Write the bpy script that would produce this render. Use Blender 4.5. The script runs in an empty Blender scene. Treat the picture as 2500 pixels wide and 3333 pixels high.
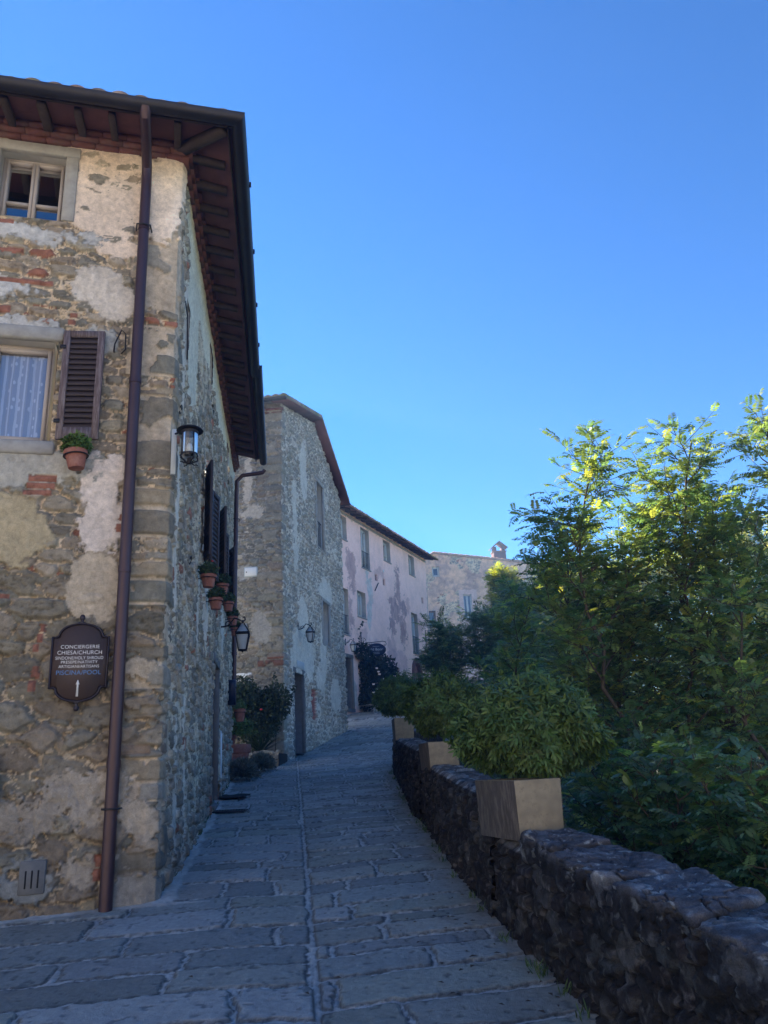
import bpy, math, random
import numpy as np
from mathutils import Vector, Matrix

R = math.radians
scene = bpy.context.scene
COL = scene.collection
rng = np.random.default_rng(7)

# ------------------------------------------------------------------ noise
def h2(ix, iy, seed):
    n = (ix.astype(np.int64) * 374761393 + iy.astype(np.int64) * 668265263 + seed * 974126177) & 0xffffffff
    n = ((n ^ (n >> 13)) * 1274126177) & 0xffffffff
    n = ((n ^ (n >> 15)) * 461845907) & 0xffffffff
    return ((n ^ (n >> 16)) & 0xffff) / 65535.0

def vn(x, y, seed=0):
    ix = np.floor(x); iy = np.floor(y)
    fx = x - ix; fy = y - iy
    fx = fx * fx * (3 - 2 * fx); fy = fy * fy * (3 - 2 * fy)
    a = h2(ix, iy, seed); b = h2(ix + 1, iy, seed)
    c = h2(ix, iy + 1, seed); d = h2(ix + 1, iy + 1, seed)
    return (a * (1 - fx) + b * fx) * (1 - fy) + (c * (1 - fx) + d * fx) * fy

def fbm(x, y, seed=0, octv=4):
    s = 0; a = .5; t = 0
    for o in range(octv):
        s = s + a * vn(x, y, seed + o * 17); t += a
        x = x * 2.03 + 5.1; y = y * 2.03 + 1.7; a *= .5
    return s / t

def sst(x, a=0., b=1.):
    t = np.clip((x - a) / (b - a), 0, 1)
    return t * t * (3 - 2 * t)

def cells(x, y, sx, sy, jit, seed, p=2.6):
    gy = y / sy; iy = np.floor(gy); gx0 = x / sx
    F1 = np.full(x.shape, 9.); F2 = np.full(x.shape, 9.); I = np.zeros(x.shape); J = np.zeros(x.shape)
    for dy in (-1, 0, 1):
        cy = iy + dy
        off = np.mod(cy, 2) * .5 + h2(cy, cy * 0, seed + 91) * .3
        gx = gx0 - off; ix = np.floor(gx)
        for dx in (-1, 0, 1):
            cx = ix + dx
            px = cx + .5 + (h2(cx, cy, seed) - .5) * jit
            py = cy + .5 + (h2(cx, cy, seed + 3) - .5) * jit * .75
            w = h2(cx, cy, seed + 9) * .22
            d = (np.abs(gx - px) ** p + np.abs(gy - py) ** p) ** (1 / p) + w
            m = d < F1
            F2 = np.where(m, F1, np.minimum(F2, d))
            I = np.where(m, h2(cx, cy, seed + 21), I); J = np.where(m, h2(cx, cy, seed + 33), J)
            F1 = np.where(m, d, F1)
    return F1, F2, I, J

def pick(pal, r):
    pal = np.array(pal); k = len(pal)
    return pal[np.clip((r * k).astype(int), 0, k - 1)]

STONE = [(.175,.165,.135),(.21,.19,.15),(.15,.145,.12),(.24,.21,.165),(.19,.165,.13),(.17,.17,.145),(.27,.24,.19),(.205,.175,.135),(.16,.15,.125),(.22,.205,.16)]
STONEB = STONE + STONE + [(.21,.10,.07)]
def rubble(x, y, sx, sy, seed, pal=STONE, mort=(.40,.335,.245), depth=.022, gap=.09, ml=.45, mv=1.0, chips=.5, pw=3.6, warp=.55, sharp=.17):
    wx = x + (fbm(x / sx * 1.1, y / sy * .8, seed + 1, 4) - .5) * sx * warp
    wy = y + (fbm(x / sx * .9 + 7, y / sy * 1.1, seed + 2, 4) - .5) * sy * warp
    F1, F2, I, J = cells(wx, wy, sx, sy, .8, seed, pw)
    e = F2 - F1
    g = gap * (.6 + 1.2 * fbm(x / sx * 2.5, y / sy * 2.5, seed + 5, 3))
    rg = 1 - np.abs(2 * fbm(x * 4.5 + I * 30, y * 13 + J * 30, seed + 61, 4) - 1)
    hs = depth * (.15 + sst(e, g * .7, g + sharp)) * (.55 + .9 * I) + .10 * depth * (fbm(x * 30, y * 45, seed + 6, 3) - .5) * 4
    hs = hs + depth * .55 * ((I - .5) * (fbm(x * 5 + I * 40, y * 7, seed + 62, 2) - .5) * 2) - depth * .30 * sst(rg, .93, .99) + depth * .16 * (rg - .6)
    cs = pick(pal, J) * (.70 + .65 * fbm(x * 9, y * 16, seed + 7, 5))[..., None] * (.8 + .4 * I)[..., None] * (1 - .35 * sst(rg, .95, .99))[..., None]
    if chips:
        G1, G2, I2, J2 = cells(wx * 1.01, wy, sx * .33, sy * .38, .85, seed + 50)
        e2 = G2 - G1
        hc = depth * (.1 + .75 * sst(e2, .05, .35)) * (.4 + .7 * I2)
        cc = pick(pal, J2) * (.8 + .45 * fbm(x * 14, y * 20, seed + 8, 3))[..., None]
        use = (e < g * 1.25) & (I2 < chips)
        hs = np.where(use, hc, hs); cs = np.where(use[..., None], cc, cs)
        e = np.where(use, e2 * .8, e)
    m = depth * (ml + mv * (fbm(x * 1.9, y * 1.9, seed + 11, 4) - .5) * 2 + .25 * (fbm(x * 18, y * 18, seed + 12, 3) - .5))
    fl = 1 - np.abs(2 * fbm(x * 5, y * 11, seed + 15, 4) - 1)          # flaky ridges and cracks in the mortar
    m = m + depth * .5 * (sst(fl, .55, .8) - .5) - depth * 1.1 * sst(fl, .955, .985)
    hm = m - depth * .95 * np.exp(-((e - g) / .065) ** 2)
    mc = np.array(mort) * (.62 + .75 * fbm(x * 6, y * 6, seed + 13, 5))[..., None] * (.9 + .2 * fbm(x * 40, y * 40, seed + 14, 2))[..., None]
    s = (hs > hm) & (e > g * .45)
    h = np.where(s, hs, hm)
    return h, np.where(s[..., None], cs, mc)

def blob(x, z, L, seed, amp=.9, sc=4.):
    m = np.full(x.shape, -9.)
    for (cx, cz, rx, rz) in L:
        m = np.maximum(m, (1 - np.sqrt(((x - cx) / rx) ** 2 + ((z - cz) / rz) ** 2)) * min(rx, rz) * 3)
    return m + amp * 1.35 * (fbm(x * sc, z * sc, seed, 5) - .5) + amp * .8 * (fbm(x * sc * 5, z * sc * 7, seed + 4, 4) - .5)

def lay(h, c, m, hh, cc):
    k = m > 0
    return np.where(k, np.maximum(h * .25 + hh * .75, hh), h), np.where(k[..., None], cc, c)

# ------------------------------------------------------------------ mesh helpers
WM = {}
def setp(o, label=None, cat=None, group=None, kind=None):
    if label: o['label'] = label
    if cat: o['category'] = cat
    if group: o['group'] = group
    if kind: o['kind'] = kind
    return o

def thing(name, label, cat, loc=(0, 0, 0), rot=0., group=None):
    o = bpy.data.objects.new(name, None); COL.objects.link(o)
    o.empty_display_size = .2
    o.location = loc; o.rotation_euler = (0, 0, rot)
    WM[o] = Matrix.Translation(Vector(loc)) @ Matrix.Rotation(rot, 4, 'Z')
    return setp(o, label, cat, group)

def mkobj(name, V, F, mat, parent=None, colors=None, smooth=False, fm=None, loc=None):
    """V: world coordinates (n,3); F: list of tuples, or a list of (k,m) int arrays."""
    V = np.asarray(V, dtype=np.float64).reshape(-1, 3)
    base = Matrix.Identity(4)
    if parent is not None: base = WM[parent]
    elif loc is not None: base = Matrix.Translation(Vector(loc))
    inv = np.array(base.inverted())
    V = V @ inv[:3, :3].T + inv[:3, 3]
    me = bpy.data.meshes.new(name)
    if isinstance(F, list) and F and isinstance(F[0], np.ndarray):
        arrs = F
        n = sum(a.shape[0] for a in arrs)
        tot = np.concatenate([np.full(a.shape[0], a.shape[1], dtype=np.int32) for a in arrs])
        idx = np.concatenate([a.astype(np.int32).ravel() for a in arrs])
    else:
        n = len(F)
        tot = np.array([len(f) for f in F], dtype=np.int32)
        idx = np.array([i for f in F for i in f], dtype=np.int32)
    me.vertices.add(len(V)); me.vertices.foreach_set('co', V.astype(np.float32).ravel())
    me.loops.add(len(idx)); me.loops.foreach_set('vertex_index', idx)
    me.polygons.add(n)
    st = np.concatenate([[0], np.cumsum(tot)[:-1]]).astype(np.int32)
    me.polygons.foreach_set('loop_start', st); me.polygons.foreach_set('loop_total', tot)
    if smooth: me.polygons.foreach_set('use_smooth', np.ones(n, dtype=bool))
    me.update(calc_edges=True)
    if colors is not None:
        a = me.color_attributes.new('Col', 'FLOAT_COLOR', 'POINT')
        c = np.ones((len(V), 4), dtype=np.float32); c[:, :3] = np.asarray(colors).reshape(-1, 3)
        a.data.foreach_set('color', c.ravel())
    if isinstance(mat, (list, tuple)):
        for m in mat: me.materials.append(m)
        if fm is not None: me.polygons.foreach_set('material_index', np.array(fm, dtype=np.int32))
    else: me.materials.append(mat)
    o = bpy.data.objects.new(name, me); COL.objects.link(o)
    if parent is not None: o.parent = parent
    elif loc is not None: o.location = loc
    WM[o] = base
    return o

def gridobj(name, P, mat, parent=None, colors=None, mask=None, flip=False, loc=None, smooth=True):
    nu, nv = P.shape[:2]
    idx = np.arange(nu * nv).reshape(nu, nv)
    q = np.stack([idx[:-1, :-1], idx[1:, :-1], idx[1:, 1:], idx[:-1, 1:]], -1)
    if flip: q = q[..., ::-1]
    q = q.reshape(-1, 4)
    if mask is not None: q = q[mask.reshape(-1)]
    return mkobj(name, P.reshape(-1, 3), [q], mat, parent, colors, smooth, loc=loc)

class MB:
    def __init__(s, M=None): s.v = []; s.f = []; s.M = M or Matrix.Identity(4)
    def add(s, vs, fs):
        b = len(s.v)
        s.v += [tuple(s.M @ Vector(v)) for v in vs]; s.f += [tuple(b + i for i in f) for f in fs]; return s
    def box(s, x0, x1, y0, y1, z0, z1, bev=0.):
        x0, x1 = min(x0, x1), max(x0, x1); y0, y1 = min(y0, y1), max(y0, y1); z0, z1 = min(z0, z1), max(z0, z1)
        if bev <= 0:
            return s.add([(x0,y0,z0),(x1,y0,z0),(x1,y1,z0),(x0,y1,z0),(x0,y0,z1),(x1,y0,z1),(x1,y1,z1),(x0,y1,z1)],
                         [(0,3,2,1),(4,5,6,7),(0,1,5,4),(1,2,6,5),(2,3,7,6),(3,0,4,7)])
        b = min(bev, (x1-x0)*.45, (y1-y0)*.45, (z1-z0)*.45); vs = []; ring = []
        for (z, o) in ((z0, b), (z0 + b, 0), (z1 - b, 0), (z1, b)):
            r = []
            for (cx, cy, sx, sy) in ((x0,y0,1,1),(x1,y0,-1,1),(x1,y1,-1,-1),(x0,y1,1,-1)):
                a = (cx + sx*(b + o*.0), cy + sy*o) ; c = (cx + sx*o, cy + sy*(b + o*.0))
                if o: a = c = None; vs.append((cx + sx*b, cy + sy*b, z)); r.append(len(vs)-1)
                else:
                    first, second = ((cx, cy + sy*b, z), (cx + sx*b, cy, z))
                    if sx*sy < 0: first, second = second, first
                    vs.append(first); vs.append(second); r += [len(vs)-2, len(vs)-1]
            ring.append(r)
        f = [tuple(reversed(ring[0])), tuple(ring[3])]
        A, B = ring[1], ring[2]
        for i in range(8): f.append((A[i], A[(i+1)%8], B[(i+1)%8], B[i]))
        for c in range(4):
            a0 = A[2*c]; a1 = A[2*c+1]; f.append((ring[0][c], a1, a0)); f.append((ring[0][c], ring[0][(c+1)%4], A[(2*c+2)%8], a1))
            b0 = B[2*c]; b1 = B[2*c+1]; f.append((b0, b1, ring[3][c])); f.append((b1, B[(2*c+2)%8], ring[3][(c+1)%4], ring[3][c]))
        return s.add(vs, f)
    def tube(s, pts, r, n=8, closed=False, cap=True):
        pts = [Vector(p) for p in pts]; m = len(pts)
        rs = r if isinstance(r, (list, tuple)) else [r] * m
        vs = []; fs = []; up = None
        for i, p in enumerate(pts):
            if closed: t = pts[(i+1) % m] - pts[i-1]
            else: t = pts[min(i+1, m-1)] - pts[max(i-1, 0)]
            t.normalize()
            if up is None:
                up = Vector((0,0,1)) if abs(t.z) < .9 else Vector((1,0,0))
            a = t.cross(up)
            if a.length < 1e-5: a = t.cross(Vector((0,1,.1)))
            a.normalize(); b = a.cross(t); b.normalize(); up = b
            for k in range(n):
                an = 2*math.pi*k/n
                vs.append(p + (a*math.cos(an) + b*math.sin(an)) * rs[i])
        for i in range(m if closed else m-1):
            for k in range(n):
                a0 = i*n+k; a1 = i*n+(k+1) % n; b0 = ((i+1) % m)*n+k; b1 = ((i+1) % m)*n+(k+1) % n
                fs.append((a0, a1, b1, b0))
        if cap and not closed:
            fs.append(tuple(range(n))[::-1]); fs.append(tuple(range((m-1)*n, m*n)))
        return s.add(vs, fs)
    def lathe(s, prof, c=(0,0,0), n=24, ax=None):
        vs = []; fs = []; m = len(prof)
        for (r, z) in prof:
            for k in range(n):
                a = 2*math.pi*k/n; vs.append((c[0]+r*math.cos(a), c[1]+r*math.sin(a), c[2]+z))
        for i in range(m-1):
            for k in range(n): fs.append((i*n+k, i*n+(k+1) % n, (i+1)*n+(k+1) % n, (i+1)*n+k))
        if prof[0][0] > 1e-4: fs.append(tuple(range(n))[::-1])
        if prof[-1][0] > 1e-4: fs.append(tuple(range((m-1)*n, m*n)))
        return s.add(vs, fs)
    def prism(s, poly, y0, y1):   # polygon in local x,z extruded along y
        n = len(poly)
        vs = [(x, y0, z) for x, z in poly] + [(x, y1, z) for x, z in poly]
        return s.add(vs, [tuple(range(n)), tuple(range(2*n-1, n-1, -1))] + [(i, i+n, (i+1) % n+n, (i+1) % n) for i in range(n)])
    def build(s, name, mat, parent=None, smooth=False, loc=None):
        o = mkobj(name, s.v, s.f, mat, parent, smooth=smooth, loc=loc)
        if smooth: 
            try: o.data.set_sharp_from_angle(angle=R(40))
            except Exception: pass
        return o

def frame(O, n):
    """facade frame: local x runs along the wall, y is the outward normal, z up"""
    n = Vector((n[0], n[1], 0)).normalized(); x = Vector((n.y, -n.x, 0))
    M = Matrix(((x.x, n.x, 0, O[0]), (x.y, n.y, 0, O[1]), (0, 0, 1, O[2]), (0, 0, 0, 1)))
    return M

def rotz(M): return math.atan2(M[1][0], M[0][0])

# ------------------------------------------------------------------ materials
def nt(name):
    m = bpy.data.materials.new(name); m.use_nodes = True
    t = m.node_tree; t.nodes.clear()
    return m, t, t.nodes.new, t.links.new

def mix_noise(t, N, L, colsock, amt, scale, coord, detail=6):
    n = N('ShaderNodeTexNoise'); n.inputs['Scale'].default_value = scale; n.inputs['Detail'].default_value = detail
    n.inputs['Roughness'].default_value = .65; L(coord, n.inputs['Vector'])
    mr = N('ShaderNodeMapRange'); mr.inputs['From Min'].default_value = .25; mr.inputs['From Max'].default_value = .75
    mr.inputs['To Min'].default_value = 1 - amt; mr.inputs['To Max'].default_value = 1 + amt
    L(n.outputs['Fac'], mr.inputs['Value'])
    v = N('ShaderNodeVectorMath'); v.operation = 'SCALE'; L(colsock, v.inputs[0]); L(mr.outputs['Result'], v.inputs['Scale'])
    return v.outputs['Vector'], n.outputs['Fac']

def mat_vcol(name, rough=.92, bump=.95, bs=38., amt=.30, fine=160., spec=.25, gain=1.):
    m, t, N, L = nt(name)
    at = N('ShaderNodeAttribute'); at.attribute_name = 'Col'
    tc = N('ShaderNodeTexCoord')
    g_ = N('ShaderNodeVectorMath'); g_.operation = 'SCALE'; g_.inputs['Scale'].default_value = gain; L(at.outputs['Color'], g_.inputs[0])
    c, f1 = mix_noise(t, N, L, g_.outputs[0], amt, bs * .5, tc.outputs['Object'])
    c, f2 = mix_noise(t, N, L, c, amt * .8, fine, tc.outputs['Object'], 3)
    b = N('ShaderNodeBump'); b.inputs['Strength'].default_value = bump; b.inputs['Distance'].default_value = .018
    ad = N('ShaderNodeMath'); ad.operation = 'ADD'; L(f1, ad.inputs[0])
    mu = N('ShaderNodeMath'); mu.operation = 'MULTIPLY'; mu.inputs[1].default_value = .4; L(f2, mu.inputs[0]); L(mu.outputs[0], ad.inputs[1])
    L(ad.outputs[0], b.inputs['Height'])
    p = N('ShaderNodeBsdfPrincipled'); p.inputs['Roughness'].default_value = rough; p.inputs['Specular IOR Level'].default_value = spec
    L(c, p.inputs['Base Color']); L(b.outputs[0], p.inputs['Normal'])
    o = N('ShaderNodeOutputMaterial'); L(p.outputs[0], o.inputs[0])
    return m

def mat_plain(name, col, rough=.7, metal=0., amt=.15, scale=12., bump=.15, spec=.4, col2=None, stretch=None, dist=.004):
    m, t, N, L = nt(name)
    tc = N('ShaderNodeTexCoord'); co = tc.outputs['Object']
    if stretch:
        mp = N('ShaderNodeMapping'); mp.inputs['Scale'].default_value = stretch; L(co, mp.inputs['Vector']); co = mp.outputs[0]
    rgb = N('ShaderNodeRGB'); rgb.outputs[0].default_value = (*col, 1); base = rgb.outputs[0]
    if col2:
        n = N('ShaderNodeTexNoise'); n.inputs['Scale'].default_value = scale * .5; n.inputs['Detail'].default_value = 7; n.inputs['Roughness'].default_value = .7
        L(co, n.inputs['Vector'])
        cr = N('ShaderNodeMapRange'); cr.inputs['From Min'].default_value = .47; cr.inputs['From Max'].default_value = .6; L(n.outputs['Fac'], cr.inputs['Value'])
        mx = N('ShaderNodeMix'); mx.data_type = 'RGBA'; L(cr.outputs[0], mx.inputs['Factor']); L(base, mx.inputs[6]); mx.inputs[7].default_value = (*col2, 1)
        base = mx.outputs[2]
    c, f = mix_noise(t, N, L, base, amt, scale, co)
    b = N('ShaderNodeBump'); b.inputs['Strength'].default_value = bump; b.inputs['Distance'].default_value = dist; L(f, b.inputs['Height'])
    p = N('ShaderNodeBsdfPrincipled'); p.inputs['Roughness'].default_value = rough; p.inputs['Metallic'].default_value = metal
    p.inputs['Specular IOR Level'].default_value = spec
    L(c, p.inputs['Base Color']); L(b.outputs[0], p.inputs['Normal'])
    o = N('ShaderNodeOutputMaterial'); L(p.outputs[0], o.inputs[0])
    return m

def mat_leaf(name, trans=.45, rough=.5, tint=(1.25, 1.35, .35), spec=.6):
    m, t, N, L = nt(name)
    at = N('ShaderNodeAttribute'); at.attribute_name = 'Col'
    p = N('ShaderNodeBsdfPrincipled'); p.inputs['Roughness'].default_value = rough; p.inputs['Specular IOR Level'].default_value = spec
    L(at.outputs['Color'], p.inputs['Base Color'])
    tr = N('ShaderNodeBsdfTranslucent')
    v = N('ShaderNodeVectorMath'); v.operation = 'MULTIPLY'; L(at.outputs['Color'], v.inputs[0]); v.inputs[1].default_value = tint
    L(v.outputs[0], tr.inputs['Color'])
    mx = N('ShaderNodeMixShader'); mx.inputs[0].default_value = trans; L(p.outputs[0], mx.inputs[1]); L(tr.outputs[0], mx.inputs[2])
    o = N('ShaderNodeOutputMaterial'); L(mx.outputs[0], o.inputs[0])
    return m

def mat_glass(name, tint=(1, 1, 1), base=.08, rough=.02):
    m, t, N, L = nt(name)
    f = N('ShaderNodeFresnel'); f.inputs['IOR'].default_value = 1.5
    ad = N('ShaderNodeMath'); ad.operation = 'ADD'; ad.inputs[1].default_value = base; L(f.outputs[0], ad.inputs[0])
    tr = N('ShaderNodeBsdfTransparent'); tr.inputs['Color'].default_value = (*tint, 1)
    g = N('ShaderNodeBsdfGlossy'); g.inputs['Roughness'].default_value = rough
    mx = N('ShaderNodeMixShader'); L(ad.outputs[0], mx.inputs[0]); L(tr.outputs[0], mx.inputs[1]); L(g.outputs[0], mx.inputs[2])
    o = N('ShaderNodeOutputMaterial'); L(mx.outputs[0], o.inputs[0])
    return m

def mat_lace(name):
    m, t, N, L = nt(name)
    tc = N('ShaderNodeTexCoord')
    w = N('ShaderNodeTexWave'); w.bands_direction = 'X'; w.inputs['Scale'].default_value = 5.2; w.inputs['Distortion'].default_value = 1.2; w.inputs['Detail'].default_value = 3
    L(tc.outputs['Object'], w.inputs['Vector'])
    mp = N('ShaderNodeMapping'); mp.inputs['Scale'].default_value = (22, 1, 11); L(tc.outputs['Object'], mp.inputs['Vector'])
    vo = N('ShaderNodeTexVoronoi'); vo.inputs['Scale'].default_value = 1.0; vo.inputs['Randomness'].default_value = .25; L(mp.outputs[0], vo.inputs['Vector'])
    lt = N('ShaderNodeMath'); lt.operation = 'LESS_THAN'; lt.inputs[1].default_value = .33; L(vo.outputs['Distance'], lt.inputs[0])
    mx = N('ShaderNodeMath'); mx.operation = 'MAXIMUM'; L(lt.outputs[0], mx.inputs[0])
    gt = N('ShaderNodeMath'); gt.operation = 'GREATER_THAN'; gt.inputs[1].default_value = .80; L(w.outputs['Fac'], gt.inputs[0]); L(gt.outputs[0], mx.inputs[1])
    mr = N('ShaderNodeMapRange'); mr.inputs['To Min'].default_value = .5; mr.inputs['To Max'].default_value = .8; L(mx.outputs[0], mr.inputs['Value'])
    d = N('ShaderNodeBsdfDiffuse'); d.inputs['Color'].default_value = (.55, .60, .70, 1)
    tr = N('ShaderNodeBsdfTransparent')
    ms = N('ShaderNodeMixShader'); L(mr.outputs[0], ms.inputs[0]); L(tr.outputs[0], ms.inputs[1]); L(d.outputs[0], ms.inputs[2])
    o = N('ShaderNodeOutputMaterial'); L(ms.outputs[0], o.inputs[0])
    return m

M = {}
M['masonry'] = mat_vcol('rubble_masonry', gain=1.62)
M['paving'] = mat_vcol('stone_paving', rough=.72, bump=.7, bs=50, amt=.22, spec=.35, gain=2.0)
M['plaster'] = mat_vcol('old_plaster', gain=1.25, bump=.4, bs=20, amt=.1, fine=90)
M['stonewall'] = mat_vcol('dark_dry_stone', bump=1.0, bs=26, amt=.5, gain=.8, spec=.08)
M['soil'] = mat_plain('leaf_litter', (.035,.03,.02), .95, amt=.4, scale=3, bump=.5, dist=.05)
M['pipe'] = mat_plain('painted_pipe', (.06,.036,.042), .38, .35, .12, 8, .05)
M['gutter'] = mat_plain('gutter_metal', (.03,.03,.036), .5, .4, .25, 6, .05)
M['iron'] = mat_plain('black_iron', (.02,.019,.022), .5, .5, .2, 30, .1)
M['wood'] = mat_plain('weathered_shutter_wood', (.105,.075,.075), .75, 0, .3, 10, .4, stretch=(14,14,1), col2=(.19,.16,.165))
M['darkwood'] = mat_plain('dark_shutter_wood', (.045,.034,.036), .7, 0, .25, 10, .3, stretch=(14,14,1))
M['slat'] = mat_plain('shutter_slats', (.04,.028,.028), .7, 0, .2, 10, .2)
M['rafter'] = mat_plain('rafter_wood', (.05,.036,.03), .85, 0, .35, 8, .4, stretch=(2,2,2))
M['soffit'] = mat_plain('terracotta_soffit', (.19,.09,.082), .9, 0, .35, 5, .3, col2=(.13,.068,.064))
M['brick'] = mat_plain('red_brick', (.16,.066,.055), .9, 0, .3, 14, .5, col2=(.13,.075,.065))
M['tile'] = mat_plain('roof_tile', (.24,.14,.09), .9, 0, .35, 7, .4, col2=(.13,.125,.05))
M['framewood'] = mat_plain('beige_window_wood', (.42,.37,.33), .55, 0, .06, 12, .05)
M['framegreen'] = mat_plain('grey_green_window_wood', (.60,.64,.62), .6, 0, .08, 12, .05)
M['greystone'] = mat_plain('dressed_grey_stone', (.34,.33,.30), .88, 0, .22, 9, .35, dist=.006)
M['reveal'] = mat_plain('plaster_reveal', (.40,.39,.36), .9, 0, .15, 6, .2)
M['slate'] = mat_plain('slate_door_stone', (.15,.155,.155), .85, 0, .25, 9, .35, dist=.006)
M['glassfar'] = mat_glass('far_window_glass', tint=(.5,.52,.55), base=.04)
M['dark'] = mat_plain('dark_room', (.012,.012,.014), .9, 0, .1, 5, 0)
M['door'] = mat_plain('dark_door_wood', (.04,.032,.03), .6, 0, .3, 8, .3, stretch=(10,10,1))
M['glass'] = mat_glass('window_glass', base=.17)
M['lampglass'] = mat_glass('lamp_glass', tint=(.9,.93,.95), base=.05, rough=.3)
M['frost'] = mat_plain('frosted_lamp_glass', (.45,.5,.52), .3, 0, .03, 5, 0)
M['lace'] = mat_lace('lace_curtain')
M['cloth'] = mat_plain('pale_curtain', (.5,.52,.56), .9, 0, .15, 9, .1, stretch=(6,6,1))
M['terra'] = mat_plain('terracotta_pot', (.27,.105,.075), .85, 0, .18, 20, .15, col2=(.28,.14,.11))
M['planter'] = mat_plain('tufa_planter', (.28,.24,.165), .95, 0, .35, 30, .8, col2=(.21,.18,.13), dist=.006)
M['planterdark'] = mat_plain('dark_planter_face', (.075,.062,.052), .95, 0, .35, 10, .6, stretch=(4,4,1), col2=(.12,.10,.08))  # darker material for the lane-side face of each planter
M['soilpot'] = mat_plain('potting_soil', (.03,.022,.016), .95, 0, .3, 30, .4)
M['signbrown'] = mat_plain('brown_sign_face', (.075,.052,.045), .5, 0, .08, 60, .1)
M['signedge'] = mat_plain('sign_border_paint', (.028,.022,.03), .4, .2, .1, 20, .05)
M['white'] = mat_plain('white_paint', (.72,.72,.70), .6, 0, .05, 20, .05)
M['bluepaint'] = mat_plain('blue_lettering', (.09,.23,.48), .5, 0, .05, 20, 0)
M['box'] = mat_plain('grey_white_cover', (.42,.46,.47), .6, 0, .05, 10, .03)
M['navy'] = mat_plain('navy_painted_metal', (.012,.02,.05), .5, .1, .1, 10, .05)
M['bark'] = mat_plain('bark', (.07,.055,.04), .95, 0, .4, 14, .8, dist=.01)
M['leaf'] = mat_leaf('locust_leaf', .5, .36, (1.6, 1.55, .6))
M['leafbush'] = mat_leaf('bush_leaf', .25, .5, (1.2, 1.3, .4), .3)
M['petalw'] = mat_plain('white_petals', (.72,.66,.66), .7, 0, .08, 40, 0)
M['petalr'] = mat_plain('pink_red_petals', (.55,.05,.07), .7, 0, .1, 40, 0)
M['rug'] = mat_plain('black_doormat', (.01,.01,.012), .95, 0, .3, 60, .6)
M['grate'] = mat_plain('cast_iron_grate', (.03,.03,.035), .6, .5, .2, 30, .2)
M['fence'] = mat_plain('brown_gate_boards', (.12,.07,.045), .8, 0, .3, 8, .4, stretch=(8,8,1))
M['amber'] = mat_plain('lamp_bulb', (.6,.45,.25), .3, 0, .05, 5, 0)

def prof(Y):
    return np.interp(Y, [-60,-10,0,12.7,21,27,34,41,56,120], [-2.9,-2.5,-1.6,-.39,.34,1.2,2.2,3.0,4.0,6.])
# ================================================================== SKY, SUN, CAMERA
SUN_AZ, SUN_EL = R(-42), R(28)
w = bpy.data.worlds.new('World'); scene.world = w; w.use_nodes = True
wt = w.node_tree; wt.nodes.clear()
sky = wt.nodes.new('ShaderNodeTexSky'); sky.sky_type = 'NISHITA'; sky.sun_disc = False
sky.sun_elevation = SUN_EL; sky.sun_rotation = SUN_AZ
sky.altitude = 300; sky.air_density = 1.0; sky.dust_density = 0; sky.ozone_density = 5
bg = wt.nodes.new('ShaderNodeBackground'); bg.inputs[1].default_value = .050
wo = wt.nodes.new('ShaderNodeOutputWorld')
hs = wt.nodes.new('ShaderNodeHueSaturation'); hs.inputs['Saturation'].default_value = 1.16; hs.inputs['Hue'].default_value = .503
gm = wt.nodes.new('ShaderNodeGamma'); gm.inputs['Gamma'].default_value = 1.25
wt.links.new(sky.outputs[0], gm.inputs['Color']); wt.links.new(gm.outputs[0], hs.inputs['Color']); wt.links.new(hs.outputs[0], bg.inputs[0]); wt.links.new(bg.outputs[0], wo.inputs[0])
sl = bpy.data.lights.new('sun', 'SUN'); sl.energy = 5.0; sl.angle = R(.5); sl.color = (1, .93, .82)
so = bpy.data.objects.new('sun', sl); COL.objects.link(so)
sd_ = Vector((math.sin(SUN_AZ)*math.cos(SUN_EL), math.cos(SUN_AZ)*math.cos(SUN_EL), math.sin(SUN_EL)))
so.rotation_euler = sd_.to_track_quat('Z', 'Y').to_euler(); so.location = sd_ * 60
scene.view_settings.view_transform = 'Standard'; scene.view_settings.look = 'None'
scene.view_settings.gamma = 1; scene.view_settings.exposure = 1.93

cam = bpy.data.cameras.new('camera'); co_ = bpy.data.objects.new('camera', cam); COL.objects.link(co_)
cam.sensor_fit = 'HORIZONTAL'; cam.sensor_width = 36; cam.lens = 36 * 1662 / 1659.; cam.clip_start = .05; cam.clip_end = 3000
P_, R_ = R(18.2), R(3.05)
f_ = Vector((0, math.cos(P_), math.sin(P_))); r0 = Vector((1, 0, 0)); u0 = r0.cross(f_)
r_ = r0 * math.cos(R_) - u0 * math.sin(R_); u_ = r0 * math.sin(R_) + u0 * math.cos(R_)
co_.matrix_world = Matrix(((r_.x, u_.x, -f_.x, 0), (r_.y, u_.y, -f_.y, 0), (r_.z, u_.z, -f_.z, 0), (0, 0, 0, 1)))
scene.camera = co_
scene.render.resolution_x = 768; scene.render.resolution_y = 1024

# ================================================================== TERRAIN + LANE
WALLP = np.array([(1.62, .5), (1.36, 1.9), (1.10, 3.4), (.95, 4.19), (.74, 5.35), (.53, 7.2), (.36, 9.4), (.24, 10.4), (-.02, 15.6), (.05, 17.), (.9, 20.), (2.6, 24.), (4.5, 32.)])
def wallx(y): return np.interp(y, WALLP[:, 1], WALLP[:, 0])

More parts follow.
